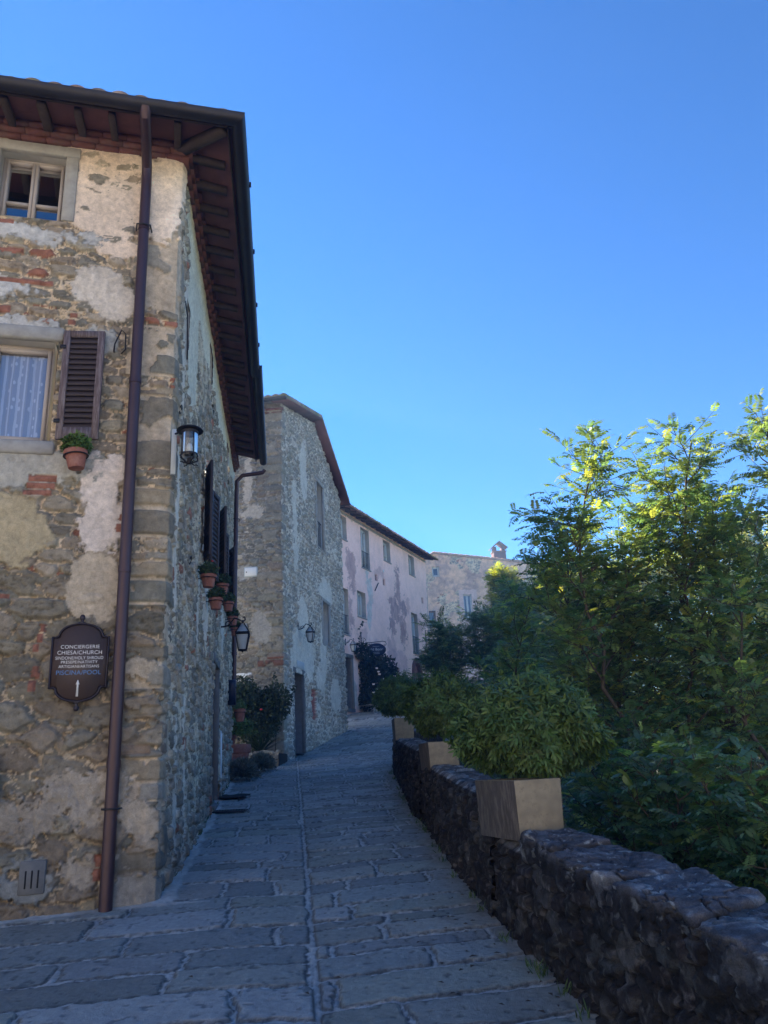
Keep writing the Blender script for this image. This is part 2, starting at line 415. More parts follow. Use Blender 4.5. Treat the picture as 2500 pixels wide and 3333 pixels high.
xs = np.concatenate([-np.geomspace(160, 12, 14), np.linspace(-10, 14, 49), np.geomspace(16, 160, 14)])
ys = np.concatenate([-np.geomspace(120, 12, 24), np.linspace(-10, 60, 71), np.geomspace(64, 200, 12)])
X, Y = np.meshgrid(xs, ys, indexing='ij')
dr = np.maximum(X - wallx(Y) - .35, 0) * (Y < 60)
Z = prof(Y) - .12 - sst(dr, 0, .5) * 1.3 - np.minimum(dr * .22, 4.5) + .5 * (fbm(X * .15, Y * .15, 3) - .5) * sst(dr, 1, 6)
# unseen pale slope added behind the viewpoint to bounce warm sunlight onto the fronts
Z = Z + np.clip(-9 - Y, 0, 24) * .75 * sst(60 - np.abs(X), 0, 30)
gc = np.array((.045, .038, .026)) * (.6 + .8 * fbm(X * 1.5, Y * 1.5, 5, 4))[..., None]
md = sst(X - 13 + 3 * (fbm(X * .2, Y * .2, 8, 3) - .5), 0, 4)[..., None]; gc = gc * (1 - md) + np.array((.24, .25, .12)) * (.7 + .5 * fbm(X * .5, Y * .5, 9, 4))[..., None] * md  # far ground on the right paled to bounce light onto the side walls
op = sst(-1.5 - Y + 2 * (fbm(X * .3, Y * .3, 6, 3) - .5), 0, 2)[..., None]
gc = gc * (1 - op) + np.array((.48, .40, .29)) * (.75 + .4 * fbm(X * .6, Y * .6, 7, 4))[..., None] * op  # ground behind the viewpoint paled to strengthen that added bounce
gridobj('ground', np.stack([X, Y, Z], -1), M['plaster'], colors=gc)['kind'] = 'structure'

def road():
    a = R(-7.4); dv = np.array([math.sin(a), math.cos(a)]); du = np.array([math.cos(a), -math.sin(a)])
    O = np.array([-.45, 4.36])
    v = [-3.]
    while v[-1] < 31.5:
        yy = max(v[-1] + 4.36, 4.0); v.append(v[-1] + .0085 * (yy / 4.) ** 1.75)
    v = np.array(v)
    c = np.concatenate([np.linspace(-5.6, -2.9, 50, endpoint=False), np.linspace(-2.9, 1.75, 400)])
    C, V = np.meshgrid(c, v, indexing='ij')
    yc = O[1] + V * dv[1]
    um = (wallx(yc) + .2 - (O[0] + V * dv[0])) / du[0]
    U = np.where(C > 0, C * um / 1.75, C)
    U = np.where((C < 0) & (yc > 19), C * (1 + (yc - 19) * .02), U)
    X = O[0] + V * dv[0] + U * du[0]; Y = O[1] + V * dv[1] + U * du[1]
    ed = .05 * (fbm(U * 9, V * 9, 5, 3) - .5) + .03 * (fbm(U * 30, V * 30, 6, 2) - .5) + .03 * (fbm(U * 3, V * 3, 15, 2) - .5)
    left = U < 0
    vv = V + ed - np.where(left, .03 * U * U * .4, .05 * U) + .03 * np.sin(U * 2.1) + .10 * (fbm(U * .9, V * .6, 16, 2) - .5)
    rr = np.random.default_rng(4)
    res = []
    for sd in (0, 1):
        b = np.concatenate([[-4.], -4. + np.cumsum(rr.uniform(.2, .44, 160) if sd else rr.uniform(.26, .5, 160))])
        k = np.clip(np.searchsorted(b, vv.ravel()) - 1, 0, 159).reshape(vv.shape)
        b0 = b[k]; b1 = b[k + 1]
        d1 = np.minimum(vv - b0, b1 - vv)
        Lr = .55 + .65 * h2(k, k * 0, 71 + sd)
        uu = (U + ed * 1.2 + .08 * (h2(k, k * 0, 77) - .5)) / Lr + h2(k, k * 0, 73 + sd) * 3
        i = np.floor(uu)
        lo = i + .5 * (h2(i, k, 79 + sd) - .5); hi = i + 1 + .5 * (h2(i + 1, k, 79 + sd) - .5)
        i = np.where(uu < lo, i - 1, np.where(uu > hi, i + 1, i))
        lo = i + .5 * (h2(i, k, 79 + sd) - .5); hi = i + 1 + .5 * (h2(i + 1, k, 79 + sd) - .5)
        d2 = np.minimum(uu - lo, hi - uu) * Lr
        d2 = np.minimum(d2, np.abs(U + .5 * ed))
        e = (np.maximum(d1, 1e-4) ** -3. + np.maximum(d2, 1e-4) ** -3.) ** (-1 / 3.)
        res.append((e, h2(i, k, 83 + sd), h2(i, k, 85 + sd)))
    e = np.where(left, res[0][0], res[1][0]); I = np.where(left, res[0][1], res[1][1]); J = np.where(left, res[0][2], res[1][2])
    g = .010 + .020 * fbm(U * 4, V * 4, 9, 3)
    s = sst(e, g - .006, g + .018)
    h = s * (.006 + .006 * I) - .009 * np.exp(-((e - g + .004) / .006) ** 2)
    n1 = fbm(U * 7, V * 7, 21, 4); n2 = fbm(U * 28, V * 28, 22, 3); n3 = fbm(U * 1.3, V * 1.3, 23, 4)
    pits = sst(fbm(U * 22, V * 22, 29, 2), .72, .8) * s
    chis = (np.sin((U * .6 + V) * 110) * .5 + .5) * ((J > .35) & (J < .45))
    h = h + .006 * (n1 - .5) * s + .003 * (n2 - .5) - .004 * pits - .003 * chis * s + (I - .5) * .008 * s * (U * .0 + 1)
    pal = [(.14,.155,.15),(.165,.172,.165),(.15,.16,.14),(.135,.148,.145),(.165,.168,.15),(.145,.152,.138),(.16,.17,.168),(.13,.138,.128)]
    cs = pick(pal, J) * (.66 + .26 * n1 + .2 * n2)[..., None] * (.8 + .36 * I)[..., None] * (1 - .45 * pits)[..., None]
    cm = np.array((.20, .205, .195)) * (.5 + .7 * n2 + .35 * n3)[..., None]
    fr = np.exp(-((e - g - .003) / .009) ** 2)[..., None]
    col = cs * s[..., None] + cm * (1 - s[..., None])
    col = col * (1 - .8 * fr)
    # dirt and grit gathered along the foot of the parapet and of the house wall
    ur = um - U
    dirt = sst(.55 - ur + .35 * (fbm(U * 5, V * 2.5, 31, 4) - .5), 0, .3) * (V < 20)
    dc = np.array((.115, .098, .075)) * (.55 + .9 * fbm(U * 40, V * 40, 33, 2))[..., None]
    col = col * (1 - .75 * dirt[..., None]) + dc * .75 * dirt[..., None]
    h = h * (1 - .5 * dirt) + dirt * .008 * fbm(U * 35, V * 35, 35, 2)
    # pale mortar apron where the house wall meets the stones
    wl = np.where(Y > 6.7, np.abs(X - (-2.0 - .1423 * (Y - 6.745))), np.abs((X + 2.0) * .259 - (Y - 6.745) * .966))
    ap = sst(.17 - wl + .12 * (fbm(U * 6, V * 6, 37, 4) - .5), 0, .04) * (Y < 17)
    col = col * (1 - ap[..., None]) + np.array((.24, .24, .225)) * (.6 + .7 * n1)[..., None] * ap[..., None]
    h = h * (1 - ap) + ap * (.012 + .05 * np.clip(.17 - wl, 0, .17))
    Z = prof(Y) + h + .012 * (fbm(U * .9, V * .9, 41, 2) - .5) - .02 * np.exp(-(U / .35) ** 2) + .012
    o = gridobj('lane', np.stack([X, Y, Z], -1), M['paving'], colors=col)
    o['kind'] = 'structure'
road()

HAZE = .0032
m = MB(); m.box(-165, 165, -125, 205, -14, 24)
hm, t, N, L = nt('air'); pv = N('ShaderNodeVolumePrincipled'); pv.inputs['Color'].default_value = (.46, .68, 1, 1); pv.inputs['Density'].default_value = HAZE; pv.inputs['Anisotropy'].default_value = .3
o = N('ShaderNodeOutputMaterial'); L(pv.outputs[0], o.inputs['Volume'])
m.build('haze', hm)['kind'] = 'stuff'

g = np.random.default_rng(99); V = []; F = []; b = 0
for i in range(240):
    y = 3.4+g.random()**1.6*17; w0 = float(wallx(y)); x = w0-.16-abs(g.normal(0, .35)) if g.random() < .8 else w0-g.uniform(.3, 2.4)
    a = g.uniform(0, 6.28); l = g.uniform(.012, .03); z = float(prof(y))+.035; c, s_ = math.cos(a), math.sin(a)
    P = [(-l, 0, 0), (0, -l*.45, .006), (l, 0, .002), (0, l*.45, .008)]
    V += [(x+c*p-s_*q, y+s_*p+c*q, z+r) for p, q, r in P]; F.append((b, b+1, b+2, b+3)); b += 4
mkobj('fallen_leaves', V, F, mat_plain('dry_leaves', (.07,.045,.025), .9, amt=.5, scale=2))['kind'] = 'stuff'
# ================================================================== shared building parts
def curve_pts(f, n): return [f(i / (n - 1)) for i in range(n)]

def window(root, FM, xa, xb, z0, z1, wood='framewood', depth=.16, leaves=2, curtain=None, sill=True, surround=None, cross=None,
           rev='reveal', name='window', bars=False, fw=.045, glass='glass'):
    """recessed casement window; returns the frame part"""
    m = MB(FM); d = depth
    x0, x1 = min(xa, xb), max(xa, xb)
    e = .0
    # frame and sashes
    m.box(x0, x0+fw, -d-.04, -d+.02, z0, z1); m.box(x1-fw, x1, -d-.04, -d+.02, z0, z1)
    m.box(x0+fw, x1-fw, -d-.04, -d+.018, z1-fw, z1); m.box(x0+fw, x1-fw, -d-.04, -d+.018, z0, z0+fw)
    n = leaves; W = (x1-x0-2*fw) / n; s = fw * .95
    for i in range(n):
        a = x0+fw+i*W+.003; b = a+W-.006; lo, hi = z0+fw+.003, z1-fw-.003
        m.box(a, a+s, -d-.03, -d+.035, lo, hi); m.box(b-s, b, -d-.03, -d+.035, lo, hi)
        m.box(a+s, b-s, -d-.03, -d+.033, lo, lo+s*1.2); m.box(a+s, b-s, -d-.03, -d+.033, hi-s, hi)
        for c in (cross or []):
            zc = lo + (hi-lo)*c; m.box(a+s, b-s, -d-.028, -d+.026, zc-.014, zc+.014)
    fr = m.build(name, M[wood], root)
    p = MB(FM); p.add([(x0+fw,-d-.012,z0+fw),(x1-fw,-d-.012,z0+fw),(x1-fw,-d-.012,z1-fw),(x0+fw,-d-.012,z1-fw)], [(0,1,2,3)])
    p.build('pane', M[glass], fr)
    k = MB(FM)   # dark room behind and the reveal in front
    D = -d-.5
    k.add([(x0-.02,-d-.045,z0-.02),(x1+.02,-d-.045,z0-.02),(x1+.02,-d-.045,z1+.02),(x0-.02,-d-.045,z1+.02),
           (x0-.02,D,z0-.02),(x1+.02,D,z0-.02),(x1+.02,D,z1+.02),(x0-.02,D,z1+.02)],
          [(4,5,6,7),(0,1,5,4),(1,2,6,5),(2,3,7,6),(3,0,4,7)])
    k.build('room', M['dark'], fr)
    j = MB(FM); o = .015; q = .03
    j.add([(x0,o,z0),(x1,o,z0),(x1,o,z1),(x0,o,z1),(x0,-d-.045,z0),(x1,-d-.045,z0),(x1,-d-.045,z1),(x0,-d-.045,z1)],
          [(0,1,5,4),(1,2,6,5),(2,3,7,6),(3,0,4,7)])
    j.build('reveal', M[rev], fr)
    if curtain:
        c = MB(FM); nn = 40; vs = []
        for i in range(nn):
            t = i/(nn-1); xx = x0+fw+(x1-x0-2*fw)*t; yy = -d-.05-.015*math.sin(t*52)
            vs += [(xx,yy,z0+.03),(xx,yy,z1-.03)]
        c.add(vs, [(2*i,2*i+2,2*i+3,2*i+1) for i in range(nn-1)]); c.build('curtain', M[curtain], fr, smooth=True)
    if sill:
        s_ = MB(FM); s_.box(x0-.06, x1+.06, -d+.04, .055, z0-.055, z0-.002, .008); s_.build('sill', M['greystone'], fr)
    if surround:
        t = surround
        for q in ((x0-t, x0, -.02, .062, z0-.01, z1), (x1, x1+t, -.02, .062, z0-.01, z1)):
            s_ = MB(FM); s_.box(*q, .006); s_.build('jamb', M['greystone'], fr)
        s_ = MB(FM); s_.box(x0-t-.01, x1+t+.01, -.02, .066, z1+.001, z1+t, .006); s_.build('lintel', M['greystone'], fr)
    if bars:
        b = MB(FM); zt = z0 + (z1-z0)*.42
        b.box(x0, x1, -.05, -.035, zt-.012, zt+.012); b.box(x0, x1, -.05, -.035, z0+.06, z0+.08)
        k_ = max(4, int((x1-x0)/.11))
        for i in range(1, k_):
            xx = x0+(x1-x0)*i/k_; b.tube([(xx,-.043,z0+.06),(xx,-.043,zt)], .008, 6)
        b.build('railing', M['iron'], fr)
    return fr

def shutter(root, FM, hx, w_, z0, z1, ang, wood='darkwood', name='shutter', sgn=1, nsl=16, yo=.05, frame_w=.055):
    """louvred leaf hinged at hx, swung out by ang from the wall plane (0 = lying open on the wall)"""
    H = FM @ Matrix.Translation((hx, yo, 0)) @ Matrix.Rotation(ang * sgn, 4, 'Z')
    m = MB(H); t = .036; a, b = (0, w_) if sgn > 0 else (-w_, 0)
    f = frame_w
    m.box(a, a+f, -t/2, t/2, z0, z1, .004); m.box(b-f, b, -t/2, t/2, z0, z1, .004)
    m.box(a+f, b-f, -t/2+.002, t/2-.002, z1-f*1.1, z1-.002); m.box(a+f, b-f, -t/2+.002, t/2-.002, z0+.002, z0+f*1.9)
    o = m.build(name, M[wood], root)
    s = MB(H); lo, hi = z0+f*1.9, z1-f*1.1
    for i in range(nsl):
        zc = lo+(hi-lo)*(i+.5)/nsl; h = (hi-lo)/nsl*.62
        s.add([(a+f,-.014,zc+h),(b-f,-.014,zc+h),(b-f,.012,zc-h),(a+f,.012,zc-h),(a+f,-.02,zc+h-.004),(b-f,-.02,zc+h-.004),(b-f,.006,zc-h-.004),(a+f,.006,zc-h-.004)],
              [(0,1,2,3),(7,6,5,4),(3,2,6,7),(0,4,5,1)])
    s.build('slat', M['slat'], o)
    x_ = a if sgn > 0 else b
    for zc in (z0+.18, z1-.18): hg = MB(H); hg.box(x_-.022*sgn, x_+.03*sgn, t/2+.001, t/2+.008, zc-.02, zc+.02); hg.build('hinge', M['gutter'], o)
    return o

def roof_plane(root, P0, P1, inn, D, z0, slope, h0=0., h1=0., per=.2, name='roof', over=0., nd=None, th=.07, flip=False):
    """tiled slope: eave from P0 to P1 (xy), going inward along inn for D metres; h0/h1 = how far each end recedes per metre (hips)"""
    P0 = np.array(P0[:2]); P1 = np.array(P1[:2]); inn = np.array(inn[:2]); inn = inn/np.linalg.norm(inn)
    L = np.linalg.norm(P1-P0); al = (P1-P0)/L
    na = int(L/per*8)+2; nd = nd or int(D/.09)+2
    a = np.linspace(0, 1, na); d = np.linspace(0, D, nd)
    A, Dd = np.meshgrid(a, d, indexing='ij')
    aa = h0*Dd + (L-(h0+h1)*Dd)*A
    k = np.floor(aa/per+.0)
    row = (Dd/.36+.13*h2(k, k*0, 5)); saw = 1-(row-np.floor(row))
    ph = aa/per*2*math.pi
    cor = np.abs(np.sin(ph/2))**.8
    Z = z0+slope*Dd + .055*cor + .028*saw*(cor > .35) + .012*(h2(k, np.floor(row), 8)-.5)
    # ragged tile lips at the eave
    lip = np.where(Dd < .01, -.03*h2(k, k*0, 12)-.02, 0)
    X = P0[0]+al[0]*aa+inn[0]*(Dd+lip); Y = P0[1]+al[1]*aa+inn[1]*(Dd+lip)
    top = np.stack([X, Y, Z], -1)
    bot = np.stack([X, Y, z0+slope*Dd-.03], -1)
    mid = np.array([(.25,.15,.10),(.20,.13,.09),(.28,.19,.13),(.17,.12,.085)])
    c = pick(mid, h2(k, np.floor(row), 3))*(.7+.6*fbm(aa*5, Dd*5, 4, 4))[..., None]
    ms = sst(fbm(aa*2.2, Dd*2.2, 14, 4), .5, .62)[..., None]*.8
    c = c*(1-ms)+np.array((.11,.115,.035))*ms*(.6+.7*fbm(aa*20, Dd*20, 6, 2))[..., None]
    nu, nv = A.shape; idx = np.arange(nu*nv).reshape(nu, nv)
    q = np.stack([idx[:-1,:-1], idx[1:,:-1], idx[1:,1:], idx[:-1,1:]], -1).reshape(-1, 4)
    if flip: q = q[:, ::-1]
    qb = q[:, ::-1]+nu*nv
    e1 = np.stack([idx[:-1,0], idx[1:,0], idx[1:,0]+nu*nv, idx[:-1,0]+nu*nv], -1)
    e2 = np.stack([idx[0,:-1], idx[0,1:], idx[0,1:]+nu*nv, idx[0,:-1]+nu*nv], -1)
    e3 = np.stack([idx[-1,:-1], idx[-1,1:], idx[-1,1:]+nu*nv, idx[-1,:-1]+nu*nv], -1)
    V = np.concatenate([top.reshape(-1,3), bot.reshape(-1,3)]); C = np.concatenate([c.reshape(-1,3)]*2)
    return mkobj(name, V, [q, qb, e1, e2, e3], M['masonry'], root, C)

def rafters(root, P0, P1, inn, z0, slope, step, L, name='rafter', w_=.075, h=.10, tip=.12, offs=.2, one=True, parent2=None):
    P0 = Vector((P0[0], P0[1], 0)); P1 = Vector((P1[0], P1[1], 0)); inn = Vector((inn[0], inn[1], 0)).normalized(); al = (P1-P0).normalized()
    Lt = (P1-P0).length; x = offs; out = []
    rr = random.Random(3)
    while x < Lt-.1:
        m = MB(); p = P0+al*x; ww = w_*(.85+.3*rr.random())/2; j = rr.uniform(-.03, .03)
        A = p+inn*(tip+j); B = p+inn*L
        za = z0+slope*tip; zb = z0+slope*L
        s = al*ww
        m.add([A-s+Vector((0,0,za-h*.75)), A+s+Vector((0,0,za-h*.75)), A+s+Vector((0,0,za)), A-s+Vector((0,0,za)),
               B-s+Vector((0,0,zb-h)), B+s+Vector((0,0,zb-h)), B+s+Vector((0,0,zb)), B-s+Vector((0,0,zb))],
              [(0,1,2,3),(7,6,5,4),(0,4,5,1),(3,2,6,7),(1,5,6,2),(0,3,7,4)])
        m.build(name, M['rafter'], root)
        x += step*(1+rr.uniform(-.08, .08))

def soffit(root, quad, name='soffit', z=0.):
    m = MB(); m.add(quad, [(0,1,2,3)]); return m.build(name, M['soffit'], root)

def half_gutter(root, pts, r=.075, name='gutter', n=9):
    """half round channel following pts (left/right symmetric), open on top"""
    m = MB(); vs = []; fs = []
    pts = [Vector(p) for p in pts]
    for i, p in enumerate(pts):
        t = (pts[min(i+1, len(pts)-1)]-pts[max(i-1, 0)]); t.z = 0; t.normalize(); s = Vector((t.y, -t.x, 0))
        if 0 < i < len(pts)-1:
            a = (pts[i]-pts[i-1]).normalized(); b = (pts[i+1]-pts[i]).normalized(); cs = (a.dot(b)+1)/2; s = s/max(math.sqrt(cs), .3)
        for rr_ in (r, r-.006):
            for k in range(n):
                an = math.pi*k/(n-1); vs.append(p+s*math.cos(an)*rr_+Vector((0,0,-math.sin(an)*rr_*1.05)))
    N2 = 2*n
    for i in range(len(pts)-1):
        for q in (0, n):
            for k in range(n-1):
                a = i*N2+q+k; b = a+N2; fs.append((a, a+1, b+1, b) if q else (a, b, b+1, a+1))
        for k in (0, n-1):
            a = i*N2+k; fs.append((a, a+N2, a+N2+n, a+n))
    for i in (0, len(pts)-1): fs.append(tuple(i*N2+k for k in range(n)))
    m.add(vs, fs)
    return m.build(name, M['gutter'], root, smooth=True)

# ================================================================== HOUSE AT THE CORNER
c1 = np.array([-2.0, 6.745])
fd = np.array([-.9659, -.2588]); fn = np.array([.2588, -.9659])
sdv = np.array([-math.sin(R(8.1)), math.cos(R(8.1))]); sn = np.array([sdv[1], -sdv[0]])
h1 = thing('stone_house', 'near stone house at the left corner with beige plaster patches and deep rafter eaves', 'house', (c1[0], c1[1], -1.0))
FF = frame((c1[0], c1[1], 0), fn); FS = frame((c1[0], c1[1], 0), sn)   # side: x = -s

holes1 = [(-1.80,-1.12,5.36,6.2), (-2.2,-1.07,2.94,4.04),                                  # front: u = -s
          (2.86,3.6,2.62,3.88), (4.95,5.75,2.78,3.95), (7.35,8.05,2.85,4.0), (4.72,5.86,-.7,1.62), (3.25,3.75,5.1,6.1), (6.9,7.4,5.15,6.1), (.62,.9,4.35,5.05)]
def house1_wall():
    u = np.concatenate([np.linspace(-7, -2, 60, endpoint=False), np.linspace(-2, -.05, 165, endpoint=False), np.linspace(-.05, .08, 22, endpoint=False),
                        .08+np.cumsum(np.concatenate([[0], np.linspace(.011, .028, 480)]))])
    u = u[u < 9.35]
    z = np.concatenate([np.linspace(-1.6, 6.72, 640)])
    U, Zz = np.meshgrid(u, z, indexing='ij')
    # upper storeys: medium rubble; ground storey: large blocks; side wall: smaller stones under smeared mortar
    hA, cA = rubble(U+3, Zz, .24, .115, 11, STONEB, mort=(.46,.385,.28), depth=.034, gap=.12, ml=.36, mv=1.0)
    hB, cB = rubble(U+3, Zz+.1, .36, .185, 23, STONE, mort=(.44,.37,.27), depth=.045, gap=.085, ml=.12, mv=.6, chips=.8)
    hS, cS = rubble(U, Zz, .21, .13, 37, STONE+STONE+STONEB, mort=(.43,.39,.30), depth=.036, gap=.15, ml=.42, mv=1.2)
    wb = ((Zz < 1.75+.25*(fbm(U*2, Zz*2, 3)-.5)) )
    cB = cB*np.array((.86, .82, .76)); cA = cA*np.array((.97, .93, .88)); h = np.where(wb, hB, hA); c = np.where(wb[..., None], cB, cA)
    side = U > .02
    h = np.where(side, hS, h); c = np.where(side[..., None], cS, c)
    # quoins
    zq = Zz+.10*np.sin(Zz*2.9)+.06*np.sin(Zz*6.7+1)+.02*(fbm(U*3, Zz*3, 51, 2)-.5)
    rowh = .262; k = np.floor(zq/rowh); fz = zq-k*rowh
    fl = .30+.16*h2(k, k*0, 53); sl_ = np.where(np.mod(k, 2) > 0, .34, .15)+.08*h2(k, k*0, 54)
    ed = .016*(fbm(U*16, Zz*16, 55, 3)-.5)
    e = np.minimum(np.minimum(fz, rowh-fz)-.2*rowh*0, np.minimum(U+fl, sl_-U))+ed
    en = np.maximum(fz-.004, 1e-3)**-2.+np.maximum(rowh-fz, 1e-3)**-2.+np.maximum(U+fl, 1e-3)**-2.+np.maximum(sl_-U, 1e-3)**-2.
    e = en**-.5+ed
    gq = .012+.016*h2(k, k*0, 57)
    qm = sst(e, gq, gq+.014)
    hq = .016+.020*qm*(.5+.9*h2(k, k*0, 58))+.022*(fbm(U*7, Zz*9, 59, 4)-.5)
    palq = [(.18,.155,.115),(.145,.13,.10),(.22,.185,.13),(.135,.13,.105),(.20,.185,.15),(.17,.13,.095)]
    cq = pick(palq, h2(k, k*0, 60))*(.72+.6*fbm(U*8, Zz*12, 61, 5))[..., None]
    worn = fbm(U*3.2, Zz*3.2, 64, 4) > .555
    inq = (e > gq) & ~worn & ~((h2(k, k*0, 65) < .3) & (U < .01) & (fz > .1))
    h = np.where(inq, hq, h); c = np.where(inq[..., None], cq, c)
    near = (np.maximum(-(U+fl), U-sl_) < -.0) & ~inq & ~((h2(k, k*0, 65) < .3) & (U < .01))
    h = np.where(near, .008+.012*fbm(U*14, Zz*14, 62, 3), h); 
    cm = np.array((.36,.30,.22))*(.65+.6*fbm(U*10, Zz*10, 63, 4))[..., None]
    c = np.where(near[..., None], cm, c)
    n5 = fbm(U*4, Zz*4, 71, 5); n6 = fbm(U*16, Zz*12, 72, 4)
    S = -U
    def pl(L, seed, hh, base, amp=.5, sc=4., rough=.004, spot=None):
        nonlocal h, c
        m = blob(S, Zz, L, seed, amp, sc)
        cc = np.array(base)*(.78+.28*n5+.2*n6)[..., None]
        ho = hh+.012+rough*(n6-.5)*2+.01*(n5-.5)
        cc = cc*(1-.4*np.exp(-(np.maximum(m, 0)/.05)**2)*(n6 > .42))[..., None]*(.85+.3*fbm(U*2.1, Zz*1.1, seed+50, 4))[..., None]
        if spot is not None:       # stones showing through the worn render
            sp = spot < (hA+.0)
            m = np.where(sp, -1, m)
        h, c = lay(h, c, m, ho, cc)
    # big beige render patch beside the upper window, with single stones showing
    showA = .037+.004*n5
    pl([(.80,5.75,.34,.62),(.52,5.95,.3,.5),(.9,6.25,.3,.25),(.62,5.35,.28,.35)], 81, .026, (.52,.425,.33), spot=showA)
    pl([(.13,6.05,.24,.38),(.18,5.6,.2,.32)], 82, .036, (.52,.44,.35))
    pl([(.78,4.65,.22,.26),(.60,4.45,.2,.2)], 83, .026, (.42,.375,.31), rough=.010)
    pl([(1.3,5.2,.5,.10),(1.75,4.55,.6,.12),(1.5,4.15,.55,.13)], 84, .028, (.36,.355,.33), rough=.012)
    pl([(.62,2.5,.17,.36),(.60,2.15,.21,.3),(.5,2.72,.16,.14)], 85, .028, (.48,.42,.36), rough=.006)
    pl([(.58,1.65,.24,.34)], 86, .024, (.36,.305,.225), rough=.006)
    pl([(1.38,2.12,.38,.36)], 87, .030, (.34,.285,.18), rough=.010)
    pl([(1.0,2.74,.45,.16),(1.45,2.72,.5,.17)], 88, .032, (.30,.29,.25), rough=.010)
    pl([(.66,4.05,.16,.14)], 95, .036, (.25,.25,.23), rough=.008)
    pl([(.93,-.68,.2,.2)], 89, .036, (.20,.21,.20), rough=.008, spot=showA)
    pl([(.55,-.1,.3,.16),(.9,-.25,.35,.12),(.55,-.62,.2,.12)], 90, .030, (.26,.225,.175), rough=.022, amp=.8, sc=7)
    pl([(.12,-.95,.24,.20)], 91, .034, (.25,.235,.20), rough=.012)
    pl([(.14,-.33,.18,.16),(.2,.9,.14,.07)], 92, .034, (.32,.27,.20), rough=.012)
    # side wall: long pale skim of render running back under the eave, and smeared patches
    mS = blob(U, Zz, [(2.2,6.1,2.1,.75),(4.5,6.15,3.,.6),(1.2,5.2,.55,1.3),(7.5,6.2,3.,.45)], 93, .75, 2.2)
    mS = np.where(U > .34, mS, -1)
    h, c = lay(h, c, mS, .024+.004*(n6-.5), np.array((.45,.44,.35))*(.8+.25*n5+.2*n6)[..., None])
    mT = blob(U, Zz, [(.55,4.2,.13,.9),(2.5,1.9,.16,.5),(1.35,.4,.1,.9),(.45,2.2,.12,1.0),(3.4,2.15,.35,.55),(6.4,2.3,.4,.4),(.75,-.2,.1,.8)], 94, .6, 3.)
    mT = np.where(U > .3, mT, -1)
    h, c = lay(h, c, mT, .026+.006*(n6-.5), np.array((.45,.42,.35))*(.8+.25*n5+.2*n6)[..., None])
    # bricks let into the front wall
    def bricks(s0, s1, z0, nrow, hh=.055, L=.21):
        nonlocal h, c
        for r in range(nrow):
            za = z0+r*(hh+.014); zb = za+hh; jig = .03*math.sin(r*7+s0*9)
            ee = np.minimum(np.minimum(S-s0-jig, s1+jig-S), np.minimum(Zz-za, zb-Zz))+.010*(n6-.5)
            m = ee > 0; cc = np.array((.22,.10,.07))*(.45+1.0*n6)[..., None]
            h = np.where(m, .016+.02*sst(ee, 0, .012)+.008*n6, h); c = np.where(m[..., None], cc, c)
    bricks(1.0, 1.24, 2.44, 3); bricks(1.45, 1.75, 4.95, 1); bricks(1.2, 1.7, 4.62, 1, .05); bricks(1.55, 1.8, 5.28, 1); bricks(1.5, 1.75, 4.28, 1, .075)
    bricks(.98, 1.03, 1.05, 3, .07); bricks(.99,1.05,.72,2,.1); bricks(.42,.48,-.75,2,.09); bricks(1.3, 1.48, 1.5, 1, .05); bricks(.35,.45,2.12,2,.08)
    bricks(.9,.97,4.2,2,.06)
    # weather: grime at the foot and green-grey film
    g = sst(.2-Zz, 0, 1.2)*.35*fbm(U*3, Zz*3, 97, 3)
    c = c*(1-g[..., None])
    c = c*(.9+.3*(fbm(U*1.1, Zz*1.1, 98, 3)-.5))[..., None]
    t = sst((U+.045)/.09)
    nx = fn[0]*(1-t)+sn[0]*t; ny = fn[1]*(1-t)+sn[1]*t; nl = np.hypot(nx, ny); nx /= nl; ny /= nl
    bx = np.where(U < 0, c1[0]-fd[0]*U, c1[0]+sdv[0]*U); by = np.where(U < 0, c1[1]-fd[1]*U, c1[1]+sdv[1]*U)
    rnd = -.02*np.exp(-(U/.05)**2); bulge = .03*(fbm(U*.8, Zz*.8, 99, 2)-.5)+.035*sst(1.-Zz, 0, 2.)
    H = h+rnd+bulge*sst(np.abs(U), 0, .5)
    P = np.stack([bx+nx*H, by+ny*H, Zz], -1)
    uc = (U[:-1, :-1]+U[1:, 1:])/2; zc = (Zz[:-1, :-1]+Zz[1:, 1:])/2; mask = np.ones(uc.shape, bool)
    for (a, b, z0, z1) in holes1: mask &= ~((uc > a) & (uc < b) & (zc > z0) & (zc < z1))
    gridobj('wall', P, M['masonry'], h1, c, mask)
house1_wall()
# back and far ends of the house (plain rubble boxes behind the two street faces)
m = MB(); p3 = c1+sdv*9.33; p4 = p3-sn*6; p5 = c1+fd*6.98; zt = 6.72
m.add([(p3[0],p3[1],-1.6),(p4[0],p4[1],-1.6),(p4[0],p4[1],zt),(p3[0],p3[1],zt),(p5[0],p5[1],-1.6),(p5[0],p5[1],zt)], [(0,1,2,3),(1,4,5,2)])
m.build('back_wall', M['reveal'], h1)

# windows of the front
wA = window(h1, FF, 1.15, 1.77, 5.39, 6.17, leaves=2, cross=[.28], surround=.12, sill=False, depth=.10, fw=.03)
wB = window(h1, FF, 1.10, 2.17, 2.97, 4.00, leaves=2, curtain='lace', sill=False, depth=.12, fw=.036)
lin = MB(FF); lin.box(1.02, 2.3, -.06, .062, 4.005, 4.15, .02); lin.build('lintel', M['greystone'], h1)
sil = MB(FF); sil.box(1.02, 2.3, -.05, .066, 2.83, 2.965, .02); sil.build('sill', M['greystone'], h1)
shutter(h1, FF, 1.015, .375, 2.97, 4.10, R(7), 'wood', sgn=-1, nsl=17, yo=.075, frame_w=.062)
